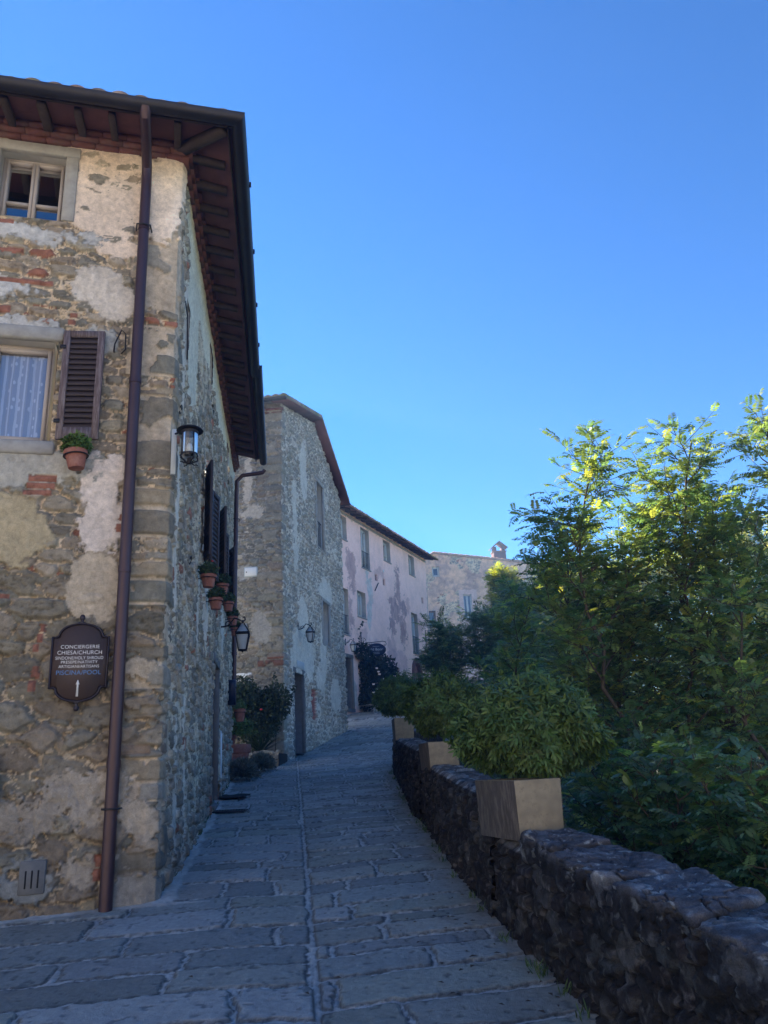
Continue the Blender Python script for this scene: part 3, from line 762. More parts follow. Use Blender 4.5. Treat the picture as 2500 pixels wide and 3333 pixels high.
# side windows (x = -s) with their open leaves standing off the wall
for (a, b, z0, z1, l1, l2) in ((2.86,3.6,2.62,3.88,16,12),(4.95,5.75,2.78,3.95,20,10),(7.35,8.05,2.85,4.0,22,8)):
    window(h1, FS, -a-.02, -b+.02, z0+.02, z1-.02, leaves=2, sill=True, depth=.14)
    shutter(h1, FS, -a+.01, (b-a)/2, z0-.02, z1, R(l1), sgn=1, nsl=16, yo=.06)
    shutter(h1, FS, -b-.01, (b-a)/2, z0-.02, z1, R(l2), sgn=-1, nsl=16, yo=.06)
for (a, b, z0, z1) in ((3.25,3.75,5.1,6.1),(6.9,7.4,5.15,6.1)):
    window(h1, FS, -a-.01, -b+.01, z0+.01, z1-.01, wood='framegreen', leaves=1, sill=True, depth=.12)
# blocked slit near the corner, with an iron bar in front
mm = MB(FS); mm.add([(-.6,-.12,4.33),(-.92,-.12,4.33),(-.92,-.12,5.07),(-.6,-.12,5.07)], [(0,1,2,3)])
for q in ((-.62,-.9,4.35),(-.62,-.9,5.05)): mm.add([(q[0],-.12,q[2]),(q[1],-.12,q[2]),(q[1],.02,q[2]),(q[0],.02,q[2])], [(0,1,2,3)])
mm.add([(-.9,-.12,4.35),(-.9,.02,4.35),(-.9,.02,5.05),(-.9,-.12,5.05)], [(0,1,2,3)]); mm.add([(-.62,-.12,4.35),(-.62,.02,4.35),(-.62,.02,5.05),(-.62,-.12,5.05)], [(0,1,2,3)])
mm.build('niche', M['reveal'], h1)
# the doorway of the side wall
def doorway(root, FM, xa, xb, z0, z1, d=.28, sur=.10, wood='door', panels=True, step=True):
    x0, x1 = min(xa, xb), max(xa, xb)
    j = MB(FM); j.add([(x0,.015,z0),(x1,.015,z0),(x1,.015,z1),(x0,.015,z1),(x0,-d,z0),(x1,-d,z0),(x1,-d,z1),(x0,-d,z1)], [(1,2,6,5),(2,3,7,6),(3,0,4,7),(0,1,5,4)])
    S_ = [('jamb', (x0-sur, x0+.001, -.05, .04, z0, z1)), ('jamb', (x1-.001, x1+sur, -.05, .04, z0, z1)), ('lintel', (x0-sur-.02, x1+sur+.02, -.05, .046, z1+.001, z1+sur*1.3))]
    if step: S_.append(('threshold', (x0-.05, x1+.05, -d, .10, z0-.12, z0+.012)))
    dr_ = MB(FM); dr_.box(x0, x1, -d-.05, -d+.004, z0+.012, z1-.002)
    mid = (x0+x1)/2
    for (a, b) in ((x0+.03, mid-.012), (mid+.012, x1-.03)):
        for (e, f) in ((.06, .42), (.47, .95)):
            zz0 = z0+(z1-z0)*e; zz1 = z0+(z1-z0)*f
            dr_.box(a, a+.05, -d+.005, -d+.02, zz0, zz1); dr_.box(b-.05, b, -d+.005, -d+.02, zz0, zz1)
            dr_.box(a+.05, b-.05, -d+.005, -d+.019, zz0, zz0+.05); dr_.box(a+.05, b-.05, -d+.005, -d+.019, zz1-.05, zz1)
    o = dr_.build('door', M[wood], root)
    j.build('reveal', M['slate'], o)
    for nm, q in S_: s = MB(FM); s.box(*q, .008); s.build(nm, M['slate'], o)
    hd = MB(FM); hd.box(mid-.03, mid-.012, -d+.02, -d+.06, z0+1.0, z0+1.12, .004); hd.build('handle', M['gutter'], o)
    return o
doorway(h1, FS, -4.74, -5.84, -.42, 1.60, d=.3)
# brick cornice: two stepped courses following both faces
def cornice(root, pth, z0, rows, name='cornice', mat='brick'):
    for i, (off, hh) in enumerate(rows):
        m = MB(); rr = random.Random(i+5)
        for (p, q, n) in pth:
            L = np.linalg.norm(q-p); al = (q-p)/L; x = -off
            while x < L:
                b = min(x+.24, L); o1 = off+rr.uniform(-.003, .003)
                A = p+al*x; B = p+al*(b-.005)
                zz = z0+rr.uniform(-.003, .003)
                v = [(*(A-n*.02), zz), (*(B-n*.02), zz), (*(B+n*o1), zz), (*(A+n*o1), zz)]
                m.add(v+[(a, b_, c_+hh-.005) for a, b_, c_ in v], [(0,3,2,1),(4,5,6,7),(0,1,5,4),(1,2,6,5),(2,3,7,6),(3,0,4,7)]); x = b
        z0 += hh
        m.build(name, M[mat], root)
cor = c1+fn*.02+sn*.02
cornice(h1, [(c1, c1+fd*6.5, fn), (c1, c1+sdv*9.2, sn)], 6.325, [(.075, .055), (.115, .055), (.15, .055)])
# hipped roof, rafters, terracotta soffit, gutters
ge = np.array([-1.335, 6.225]); gf = ge+fd*7; gs = ge+sdv*9.15
SL = .26; ZE = 6.36
crossang = 1/math.tan(math.acos(np.dot(fd, sdv))/2)
roof_plane(h1, ge, gf, -fn, 4.2, ZE+.03, SL, h0=crossang, h1=0, flip=True)
roof_plane(h1, ge, gs, -sn, 4.2, ZE+.03, SL, h0=crossang, h1=0)
hipd = (-fn-sn); hipd = hipd/np.dot(hipd, -fn)
def zq(p, d): return (p[0], p[1], ZE-.012+SL*d)
soffit(h1, [zq(ge, 0), zq(gf, 0), zq(gf-fn*1.1, 1.1), zq(ge+hipd*1.1, 1.1)])
soffit(h1, [zq(ge, 0), zq(ge+hipd*1.1, 1.1), zq(gs-sn*1.1, 1.1), zq(gs, 0)])
rafters(h1, ge, ge+fd*4.4, -fn, ZE-.014, SL, .335, 1.02, offs=.55)
rafters(h1, ge, gs, -sn, ZE-.014, SL, .40, 1.02, offs=.62)
m = MB(); A = ge+hipd*.1; B = ge+hipd*1.05; s_ = np.array([hipd[1], -hipd[0]]); s_ = s_/np.linalg.norm(s_)*.05
m.add([(*(A-s_), ZE-.09),(*(A+s_), ZE-.09),(*(A+s_), ZE-.02+.02),(*(A-s_), ZE),(*(B-s_), ZE+.13),(*(B+s_), ZE+.13),(*(B+s_), ZE+.24),(*(B-s_), ZE+.24)],
      [(0,1,2,3),(7,6,5,4),(0,4,5,1),(3,2,6,7),(1,5,6,2),(0,3,7,4)]); m.build('rafter', M['rafter'], h1)
# fascia board behind the gutter
for (p, q, n) in ((ge, gf, fn), (ge, gs, sn)):
    m = MB(); i_ = -n*.045; 
    a = p+i_+(hipd*.045-i_)*0; b = q+i_
    m.add([(*a, ZE-.05),(*b, ZE-.05),(*b, ZE+.03),(*a, ZE+.03),(*(a-n*.02), ZE-.05),(*(b-n*.02), ZE-.05),(*(b-n*.02), ZE+.03),(*(a-n*.02), ZE+.03)],
          [(0,1,2,3),(7,6,5,4),(0,4,5,1)]); m.build('fascia', M['rafter'], h1)
gz = ZE-.012
mit = ge+(fn+sn)/(1+np.dot(fn, sn))*.055
gA = [(*(ge+fn*.055+fd*t_), gz) for t_ in (7., 3.5, 1.)]+[(*mit, gz)]+[(*(ge+sn*.055+sdv*t_), gz-.004*t_) for t_ in (.8, 3., 5.3)]
half_gutter(h1, gA, .078)
half_gutter(h1, [(*(ge+sn*.095+sdv*t_), gz+.03-.006*t_) for t_ in (5.05, 7, 9.2)], .078)
for t_ in (.9, 2.1, 3.3, 4.4, 5.6, 6.8, 8.0):
    m = MB(); p = ge+sn*.138+sdv*t_; m.box(-.012, .012, -.012, .012, -.03, .03); 
    m.v = [(v[0]+p[0], v[1]+p[1], v[2]+gz) for v in m.v]; m.build('gutter_bracket', M['gutter'], h1)
# front downpipe
def pxy(s, off, z): p = c1+fd*s+fn*off; return (p[0], p[1], z)
m = MB(); m.tube([pxy(.345,.74,6.30), pxy(.345,.70,6.22), pxy(.345,.40,6.15), pxy(.345,.16,6.08), pxy(.345,.115,5.9), pxy(.345,.115,1.0), pxy(.345,.125,-.99)], .052, 14)
dp = m.build('downpipe', M['pipe'], h1, smooth=True)
for z_ in (5.35, 3.6, 1.75, .12): m = MB(); m.tube([pxy(.345,.118,z_-.03), pxy(.345,.118,z_+.03)], .057, 14); m.build('pipe_joint', M['pipe'], dp, smooth=True)
for z_, mt in ((5.35,'pipe'),(-.22,'box')):
    m = MB(); m.tube([pxy(.345-.075,.06,z_), pxy(.345-.065,.17,z_), pxy(.345+.0,.188,z_), pxy(.345+.065,.17,z_), pxy(.345+.075,.06,z_)], .008, 6); m.build('clamp', M['gutter'], dp)
# rear downpipe with a swan neck from the end of the side gutter
def sxy(s, off, z): p = c1+sdv*s+sn*off; return (p[0], p[1], z)
m = MB(); m.tube([sxy(9.0,.70,6.30), sxy(9.0,.66,6.24), sxy(9.0,.5,6.21), sxy(9.0,.22,6.17), sxy(9.0,.10,6.03), sxy(9.0,.085,4.0), sxy(9.0,.085,1.45)], .045, 12)
dp2 = m.build('downpipe', M['pipe'], h1, smooth=True)
for z_ in (4.9, 3.1, 2.3): m = MB(); m.tube([sxy(9.0,.085,z_-.03), sxy(9.0,.085,z_+.03)], .056, 12); m.build('pipe_joint', M['pipe'], dp2, smooth=True)
m = MB(); m.tube([sxy(9.0+.11*math.cos(a), .085+.09*math.sin(a), 5.15) for a in np.linspace(0, 2*math.pi, 13)[:-1]], .007, 6, closed=True); m.build('clamp', M['iron'], dp2)
# vent grille, iron hook and rings
m = MB(FF); m.box(.80, .99, -.02, .098, -.80, -.56, .008); vg = m.build('vent_cover', M['slate'], h1)
for k in range(3): m = MB(FF); m.box(.845+.045*k, .857+.045*k, .0985, .0995, -.755, -.63); m.build('slot', M['dark'], vg)
m = MB(FF); m.tube([(.56,.02,3.93),(.56,.07,3.93),(.555,.08,4.0),(.50,.08,4.16),(.46,.08,4.12),(.455,.08,3.95),(.49,.08,3.90)], .007, 6); m.build('iron_hook', M['iron'], h1)
for (s, z_) in ((1.55,2.28),(.35,3.55),(8.2,3.55)):
    m = MB(FS); m.tube([(-s+.045*math.cos(a), .035+.01*math.sin(a), z_+.045*math.sin(a)) for a in np.linspace(0, 5.4, 12)], .006, 6); m.build('iron_ring', M['iron'], h1)
m = MB(FS); m.tube([(-.45,.03,4.9),(-.52,.05,4.75),(-.62,.045,4.5),(-.66,.04,4.3)], .008, 6); m.build('iron_bar', M['iron'], h1)

m = MB(FF); m.box(1.215, 1.42, .0, .12, -.2, .2, .006); gl = m.build('iron_flap', M['iron'], h1)
m = MB(FF); m.tube([(1.225,.11,-.05),(1.19,.13,-.06),(1.19,.13,-.12)], .012, 6); m.build('handle', M['iron'], gl)
# ================================================================== SECOND STONE HOUSE
c2 = np.array([-2.76, 19.54]); s2 = np.array([1.08, 6.72]); s2 = s2/np.linalg.norm(s2); n2_ = np.array([s2[1], -s2[0]])
f2 = np.array([-1, .06]); f2 = f2/np.linalg.norm(f2); m2 = np.array([-f2[1], f2[0]])*1.; m2 = m2 if m2[1] < 0 else -m2
h2o = thing('stone_house', 'tall stone house with a ragged gable roofline, between the near house and the pink one', 'house', (c2[0], c2[1], .2))
G2 = frame((c2[0], c2[1], 0), n2_); G2f = frame((c2[0], c2[1], 0), m2)
def wtop(s): return np.interp(s, [-9, 0, 3.55, 7.15], [9.78, 9.78, 10.78, 9.35])
def house2_wall():
    u = np.concatenate([np.linspace(-5, -2.2, 14, endpoint=False), np.linspace(-2.2, -.05, 90, endpoint=False), np.linspace(-.05, .08, 14, endpoint=False), np.linspace(.08, 7.15, 260), ])
    t = np.linspace(0, 1, 420)
    top = wtop(u)
    Zz = -.6+(top[:, None]+.6)*t[None, :]; U = np.repeat(u[:, None], len(t), 1)
    hF, cF = rubble(U+9, Zz, .27, .13, 111, STONE, mort=(.30,.28,.24), depth=.045, gap=.11, ml=.08, mv=.8)
    hS, cS = rubble(U+5, Zz, .25, .15, 137, STONE, mort=(.42,.385,.32), depth=.048, gap=.17, ml=.42, mv=1.0)
    cS = cS*.95+.03
    cF = cF*np.array((.72, .72, .74)); side = U > 0; h = np.where(side, hS, hF); c = np.where(side[..., None], cS, cF)  # front face colour darkened to stand in for its shade
    zw = Zz+.10*np.sin(Zz*2.7)+.05*np.sin(Zz*7.1); k = np.floor(zw/.25); fz = zw/.25-k
    fl = .35+.35*h2(k, k*0, 153); sl_ = .15+.3*h2(k, k*0, 154)
    ed = .03*(fbm(U*12, Zz*12, 155, 3)-.5)
    e = np.minimum(np.minimum(fz, 1-fz)*.27, np.minimum(U+fl, sl_-U))+ed; q = (e > .02) & (fbm(U*3, Zz*3, 158, 3) < .62)
    h = np.where(q, .03+.03*sst(e, .02, .05)+.015*(fbm(U*7, Zz*7, 156, 4)-.5), h)
    cq = pick([(.20,.19,.15),(.165,.155,.13),(.23,.21,.17),(.19,.16,.13) ,(.18,.17,.14),(.20,.185,.15),(.155,.15,.13),(.22,.2,.16)], h2(k, k*0, 160))*(.75+.5*fbm(U*8, Zz*12, 161, 4))[..., None]
    c = np.where(q[..., None], cq*np.where(U < 0, .72, 1)[..., None], c)  # corner blocks darkened on the shaded front as well
    rb = (U < 0) & (U > -.6) & (Zz > 2.52) & (Zz < 2.72) & q; c = np.where(rb[..., None], c*np.array((.9, .5, .45)), c)
    n5 = fbm(U*4, Zz*4, 171, 5); n6 = fbm(U*14, Zz*12, 172, 4)
    for L, sd, col, on in (([(.9,7.3,.1,.9),(.75,6.6,.3,.2)], 181, (.30,.26,.21), 'f'), ([(.55,3.5,.28,.4)], 182, (.20,.19,.17), 'f'), ([(.95,4.95,.22,.2)], 183, (.22,.21,.19), 'f')):
        m = blob(-U, Zz, L, sd, .6, 3.5); m = np.where(U < 0, m, -1)
        h, c = lay(h, c, m, .034+.006*(n6-.5), np.array(col)*(.8+.25*n5+.15*n6)[..., None])
    # smooth cement round the door and the lamp, fading up the wall
    m = blob(U, Zz, [(1.4,2.9,.8,.7),(2.4,3.0,.6,.7),(4.6,5.4,.9,.35),(4.0,3.4,.35,.9),(1.9,4.1,.5,.6),(5.6,2.2,.7,.6),(3.6,2.5,.5,.3),(1.2,6.5,.25,1.2),(2.2,8.6,.4,.9)], 185, 1.0, 1.8)
    m = np.where(U > .25, m, -1)
    h, c = lay(h, c, m, .036+.008*(n6-.5), np.array((.41,.385,.325))*(.72+.3*n5+.25*n6)[..., None])
    bk = blob(U, Zz, [(2.9,1.1,.33,.28)], 190, .12, 4); k2 = np.floor(Zz/.07)
    bm = (U > 2.62) & (U < 3.18) & (Zz > 1.3) & (Zz < 2.16)
    fbk = np.minimum(Zz/.07-k2, 1-(Zz/.07-k2))
    h = np.where(bm, -.06+.02*(fbk > .14), h); c = np.where(bm[..., None], np.array((.24,.09,.07))*(.5+.9*n6)[..., None]*np.where(fbk > .14, 1, .6)[..., None], c)
    h = h + (.05*(fbm(U*.7, Zz*.7, 199, 2)-.5))
    t_ = sst((U+.045)/.09); nx = m2[0]*(1-t_)+n2_[0]*t_; ny = m2[1]*(1-t_)+n2_[1]*t_; nl = np.hypot(nx, ny); nx /= nl; ny /= nl
    bx = np.where(U < 0, c2[0]-f2[0]*U, c2[0]+s2[0]*U); by = np.where(U < 0, c2[1]-f2[1]*U, c2[1]+s2[1]*U)
    P = np.stack([bx+nx*h, by+ny*h, Zz], -1)
    uc = (U[:-1, :-1]+U[1:, 1:])/2; zc = (Zz[:-1, :-1]+Zz[1:, 1:])/2; mask = np.ones(uc.shape, bool)
    for (a, b, z0, z1) in ((3.67,4.55,6.65,8.83),(4.08,4.98,3.62,4.97),(.93,1.88,.2,2.45)): mask &= ~((uc > a) & (uc < b) & (zc > z0) & (zc < z1))
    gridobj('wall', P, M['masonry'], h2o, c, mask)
house2_wall()
m = MB(); p3 = c2+s2*7.13; p4 = p3-n2_*6; p5 = c2+f2*5
m.add([(*p3,-.6),(*p4,-.6),(*p4,9.3),(*p3,9.3),(*p5,-.6),(*p5,9.7)], [(0,1,2,3),(1,4,5,2)]); m.build('back_wall', M['reveal'], h2o)
window(h2o, G2, -3.68, -4.54, 6.66, 8.82, wood='framegreen', leaves=2, surround=.12, depth=.22, bars=True)
window(h2o, G2, -4.09, -4.97, 3.63, 4.96, wood='framegreen', leaves=1, surround=.11, depth=.22)
doorway(h2o, G2, -.94, -1.87, .40, 2.44, d=.32, sur=.11, step=False)
m = MB(G2); m.box(-1.84, -1.13, .04, .06, 2.58, 2.78, .006); m.build('name_plate', M['box'], h2o)
# roof: ridge runs inward; verge follows the lane wall
def z2(s, off=0): return float(np.interp(s, [-.5, 3.55, 7.6], [9.72, 10.90, 9.28]))
e0 = c2+n2_*.34; A0 = e0-s2*.45; A1 = e0+s2*3.55; A2 = e0+s2*7.45
inn2 = -n2_; slp = 0.0
def gable_plane(P0, P1, z0, z1, name):
    L = float(np.linalg.norm(P1-P0)); a = np.linspace(0, L, 60); d = np.linspace(0, 6.0, 180)
    A, D = np.meshgrid(a, d, indexing='ij'); al = (P1-P0)/L
    k = np.floor(D/.22); cor = np.abs(np.sin(D/.22*math.pi))**.8; row = A/.36+.2*h2(k, k*0, 3)
    zz = z0+(z1-z0)*A/L; up = 1 if z1 > z0 else -1
    saw = (row-np.floor(row)) if up < 0 else 1-(row-np.floor(row))
    Z = zz+.13+.05*cor+.035*saw
    X = P0[0]+al[0]*A+inn2[0]*D; Y = P0[1]+al[1]*A+inn2[1]*D
    c = pick([(.22,.17,.12),(.18,.15,.11),(.25,.19,.14),(.15,.15,.08)], h2(k, np.floor(row), 5))*(.7+.6*fbm(A*4, D*4, 6, 4))[..., None]
    idx = np.arange(A.size).reshape(A.shape); N_ = A.size
    q = np.stack([idx[:-1,:-1], idx[1:,:-1], idx[1:,1:], idx[:-1,1:]], -1).reshape(-1, 4)
    bot = np.stack([X, Y, zz+.045], -1)
    e1 = np.stack([idx[:-1,0], idx[1:,0], idx[1:,0]+N_, idx[:-1,0]+N_], -1)
    e2 = np.stack([idx[0,:-1], idx[0,1:], idx[0,1:]+N_, idx[0,:-1]+N_], -1)
    e3 = np.stack([idx[-1,:-1], idx[-1,1:], idx[-1,1:]+N_, idx[-1,:-1]+N_], -1)
    mkobj(name, np.concatenate([np.stack([X,Y,Z],-1).reshape(-1,3), bot.reshape(-1,3)]), [q[:, ::-1], q+N_, e1, e2, e3], M['masonry'], h2o, np.concatenate([c.reshape(-1,3)]*2))
    m = MB(); a0 = P0; b0 = P1; i_ = inn2*.46
    m.add([(*a0, z0+.04),(*b0, z1+.04),(*(b0+i_), z1+.04),(*(a0+i_), z0+.04),(*a0, z0),(*b0, z1),(*(b0+i_), z1),(*(a0+i_), z0)],
          [(4,5,6,7),(0,3,2,1),(0,1,5,4),(3,7,6,2),(0,4,7,3),(1,2,6,5)])
    m.build('soffit', M['soffit'], h2o)
gable_plane(A0, A1, 9.66, 10.86, 'roof'); gable_plane(A1, A2, 10.86, 9.20, 'roof')
half_gutter(h2o, [(*(A0-s2*.06-n2_*t_), 9.72) for t_ in (5.5, 3, 0)], .075)
half_gutter(h2o, [(*(A2+s2*.06-n2_*t_), 9.26) for t_ in (3, 1, 0)], .075)
for t_ in np.arange(.5, 2.6, .45):
    m = MB(); p = c2+f2*t_; q = p+m2*.42; w_ = f2*.04
    m.add([(*(p-w_),9.6),(*(p+w_),9.6),(*(p+w_),9.72),(*(p-w_),9.72),(*(q-w_),9.55),(*(q+w_),9.55),(*(q+w_),9.63),(*(q-w_),9.63)], [(0,1,2,3),(7,6,5,4),(0,4,5,1),(3,2,6,7),(1,5,6,2),(0,3,7,4)]); m.build('rafter', M['rafter'], h2o)
cornice(h2o, [(c2, c2+f2*2.6, m2)], 9.50, [(.06,.065),(.1,.065)])

# ================================================================== PINK HOUSE
pk = np.array([-1.9, 33.]); pd = np.array([.389, .921]); pd = pd/np.linalg.norm(pd); pn = np.array([pd[1], -pd[0]])
h3 = thing('pink_house', 'long pink plastered house with blotches of bare wall and a mossy tiled eave', 'house', (pk[0], pk[1], 2.2))
GP = frame((pk[0], pk[1], 0), pn)
holes3 = [(-.45,.39,9.68,10.78),(1.88,2.83,8.78,10.77),(4.5,5.4,9.7,10.78),(7.9,8.72,9.66,10.77),(-.4,.32,5.4,7.45),(1.22,2.13,6.38,7.6),(7.78,8.7,5.44,7.6),(-.55,.42,2.3,4.45),(5.27,5.78,3.75,4.5),(7.7,8.62,3.3,4.95)]
def pink_wall():
    u = np.linspace(-2, 10.55, 340); z = np.linspace(1.4, 11.05, 330); U, Z = np.meshgrid(u, z, indexing='ij')
    n1 = fbm(U*1.2, Z*1.2, 201, 5); n2 = fbm(U*5, Z*5, 202, 5); n3 = fbm(U*3, Z*.7, 203, 4)
    c = np.array((.78,.53,.45))*(.78+.25*n1+.18*n2+.12*n3)[..., None]; h = .012*(n2-.5)
    def st(L, sd, col, amp, sc, k=1., hh=0., soft=.12):
        nonlocal c, h
        m = blob(U, Z, L, sd, amp, sc); m = sst(m+.5*(fbm(U*9, Z*6, sd+9, 4)-.5), 0, soft)*k*(.45+.75*fbm(U*5, Z*3, sd+8, 4))
        c = c*(1-m[..., None])+np.array(col)*(.6+.8*fbm(U*7, Z*7, sd+5, 4))[..., None]*m[..., None]; h = h+hh*m
    st([(.7,8.6,.55,.75),(.9,7.7,.25,.6),(.5,6.6,.25,.9)], 211, (.26,.17,.18), 1.6, 3.4, .7, -.01, .25)
    st([(5.6,7.3,.75,.7),(6.2,8.4,.35,1.2),(6.6,6.5,.5,.8),(5.2,6.7,.5,.6),(6.9,7.6,.4,.5),(6.0,9.2,.25,.4)], 212, (.24,.16,.17), 1.7, 3.2, .8, -.015, .25)
    st([(2.7,7.7,.35,.9),(2.5,6.6,.3,.8),(2.45,8.5,.2,.5)], 213, (.36,.44,.42), .7, 2., .75, soft=.3)
    st([(3.9,8.9,.6,.3),(1.7,5.6,.5,.35),(5.0,5.3,.6,.8),(8.9,7.0,.5,.5),(7.4,8.0,.25,.4)], 214, (.36,.22,.22), 1.5, 3.5, .5, 0, .3)
    st([(5.6,4.8,1.4,.7),(3.,5.,.7,.6)], 215, (.42,.27,.29), 1., 1.8, .6, soft=.4)
    st([(10.4,6.0,.22,2.2),(10.5,9,.1,1)], 216, (.26,.26,.22), .5, 3, .8)
    st([(0.4,3.0,.5,.6),(1.2,2.6,.5,.4)], 217, (.38,.40,.36), .5, 3, .8)
    st([(2,10.95,9,.14)], 218, (.36,.34,.25), .45, 2, .8)
    c = c*(1-.12*sst(5.5-Z, 0, 3))[..., None]
    for (hx, hz) in ((3.49,8.6),(4.41,8.56),(9.67,8.53)):
        m = (np.abs(U-hx) < .15) & (np.abs(Z-hz) < .15); h = np.where(m, -.12, h); c = np.where(m[..., None], np.array((.16,.09,.08)), c)
    P = np.stack([pk[0]+pd[0]*U+pn[0]*h, pk[1]+pd[1]*U+pn[1]*h, Z], -1)
    uc = (U[:-1, :-1]+U[1:, 1:])/2; zc = (Z[:-1, :-1]+Z[1:, 1:])/2; mask = np.ones(uc.shape, bool)
    for (a, b, z0, z1) in holes3: mask &= ~((uc > a) & (uc < b) & (zc > z0) & (zc < z1))
    gridobj('wall', P, M['plaster'], h3, c, mask)
pink_wall()
m = MB(); p3 = pk+pd*10.53; p4 = p3-pn*7; p5 = pk-pd*2
m.add([(*p3,1.4),(*p4,1.4),(*p4,11.1),(*p3,11.1),(*(p5-pn*7),1.4),(*(p5-pn*7),11.1),(*p5,1.4),(*p5,11.1)], [(0,1,2,3),(1,4,5,2),(4,6,7,5)]); m.build('back_wall', M['reveal'], h3)
for i, (a, b, z0, z1) in enumerate(holes3[:7]):
    window(h3, GP, -a-.03, -b+.03, z0+.02, z1-.02, wood='framegreen', leaves=1 if i in (2, 3, 4, 0) else 2, curtain='cloth' if i in (1, 2, 3) else None,
           depth=.2, sill=True, bars=(i in (1, 6, 4)), cross=[.3] if i in (2,) else None, fw=.06)
doorway(h3, GP, .52, -.40, 2.3, 4.43, d=.35, sur=.12, step=True)
m = MB(GP); m.box(-5.30, -5.75, -.2, -.16, 3.77, 4.48); 
o = m.build('shutter', M['door'], h3)
for k in range(4): m = MB(GP); m.tube([(-5.34-.12*k,-.05,3.76),(-5.34-.12*k,-.05,4.49)], .012, 6); m.build('bar', M['iron'], o)
# arched recess with a brick ring
m = MB(GP); cx, cz = -8.16, 4.45
ri, ro = .46, .72; V = []; n = 22
for k in range(n+1):
    a = math.pi*k/n
    for rr_, y in ((ri,-.15),(ri,.05),(ro,.05),(ro,-.02)): V.append((cx+rr_*math.cos(a), y, cz+rr_*math.sin(a)*1.08))
m.add(V, [(4*k+j, 4*k+j+1, 4*k+4+j+1, 4*k+4+j) for k in range(n) for j in range(3)]); 
ar = m.build('arch', M['brick'], h3)
m = MB(GP); 
for sx in (1,-1): m.box(cx+sx*ri, cx+sx*ro, -.15, .05, 3.2, cz); m.build('arch_jamb', M['brick'], ar); m = MB(GP)
m = MB(GP); m.box(cx-.46, cx+.46, -.5, -.45, 3.2, 5.1); m.build('door', M['dark'], h3)
e3 = pk+pn*.62; P0 = e3-pd*2.2; P1 = e3+pd*10.95
roof_plane(h3, P0, P1, -pn, 4.5, 11.02, .30, per=.24)
soffit(h3, [(*P0,10.99),(*P1,10.99),(*(P1-pn*.75),11.215),(*(P0-pn*.75),11.215)])
rafters(h3, P0, P1, -pn, 10.98, .30, .55, .66, offs=.5, h=.11, w_=.1)
cornice(h3, [(pk-pd*1.9, pk+pd*10.5, pn)], 10.86, [(.05,.08)], mat='greystone')
m = MB(GP); m.lathe([(.0,0),(.075,0),(.075,.02),(0,.02)], (0,0,0), 12)
m.v = [tuple((GP @ Matrix.Translation((-4.38,.02,9.11)) @ Matrix.Rotation(math.pi/2,4,'X') @ GP.inverted()) @ Vector(v)) for v in m.v]; m.build('vent_cover', M['white'], h3)
m = MB(GP); m.tube([(-3.2,.03,7.9),(-3.55,.05,8.3),(-3.62,.05,8.35)], .025, 6); m.build('iron_tie', M['iron'], h3)

# ================================================================== FAR HOUSE
fk = np.array([2.99, 56.]); fdv = np.array([.99, .14]); fdv = fdv/np.linalg.norm(fdv); fnn = np.array([fdv[1], -fdv[0]])
h4 = thing('far_house', 'ochre and grey weathered house beyond the pink one, half hidden by bushes', 'house', (fk[0], fk[1], 4.0))
GF = frame((fk[0], fk[1], 0), fnn)
def ftop(u): return np.interp(u, [-1.5, .55, 14], [13.9, 14.95, 13.35])
def far_wall():
    u = np.linspace(-1.2, 13, 250); t = np.linspace(0, 1, 190); U = np.repeat(u[:, None], 190, 1); Z = 4+(ftop(U)-4)*t[None, :]
    hA, cA = rubble(U, Z, .42, .22, 301, STONEB, mort=(.42,.34,.23), depth=.05, gap=.18, ml=.6, mv=1.)
    n1 = fbm(U*.9, Z*.9, 302, 5); n2 = fbm(U*4, Z*4, 303, 5)
    m = fbm(U*1.1+4, Z*1.3, 304, 6)-.42
    pc = np.array((.50,.33,.22))*(.7+.5*n2)[..., None]
    gr = sst(n1+.5*(fbm(U*6, Z*6, 306, 4)-.5), .38, .68)[..., None]*.75; pc = pc*(1-gr)+np.array((.24,.17,.15))*(.5+1.*n2)[..., None]*gr
    h, c = lay(hA, cA, m, .05+.01*n2, pc)
    m = (U > 2.25) & (U < 3.6) & (Z < 12.1); c = np.where(m[..., None], np.array((.42,.31,.27))*(.8+.4*n2)[..., None], c); h = np.where(m, .06, h)
    P = np.stack([fk[0]+fdv[0]*U+fnn[0]*h, fk[1]+fdv[1]*U+fnn[1]*h, Z], -1)
    uc = (U[:-1, :-1]+U[1:, 1:])/2; zc = (Z[:-1, :-1]+Z[1:, 1:])/2; mask = np.ones(uc.shape, bool)
    for (a, b, z0, z1) in ((.33,.93,13.12,13.92),(2.55,3.2,9.9,11.75),(-.2,.4,9.3,10.6)): mask &= ~((uc > a) & (uc < b) & (zc > z0) & (zc < z1))
    gridobj('wall', P, M['masonry'], h4, c, mask)
far_wall()
m = MB(); a_ = fk-fdv*1.2; b_ = a_-fnn*8; 
m.add([(*a_,4),(*b_,4),(*b_,13.8),(*a_,13.8)], [(0,1,2,3)]); m.build('end_wall', M['reveal'], h4)
window(h4, GF, -.31, -.95, 13.1, 13.94, wood='framegreen', leaves=1, depth=.15, sill=False, fw=.08, glass='glassfar')
window(h4, GF, -2.5, -3.25, 9.9, 11.8, wood='framegreen', leaves=2, depth=.15, curtain='cloth', fw=.07, glass='glassfar')
window(h4, GF, .22, -.42, 9.3, 10.62, wood='fence', leaves=1, depth=.15, sill=True, fw=.07, glass='glassfar')
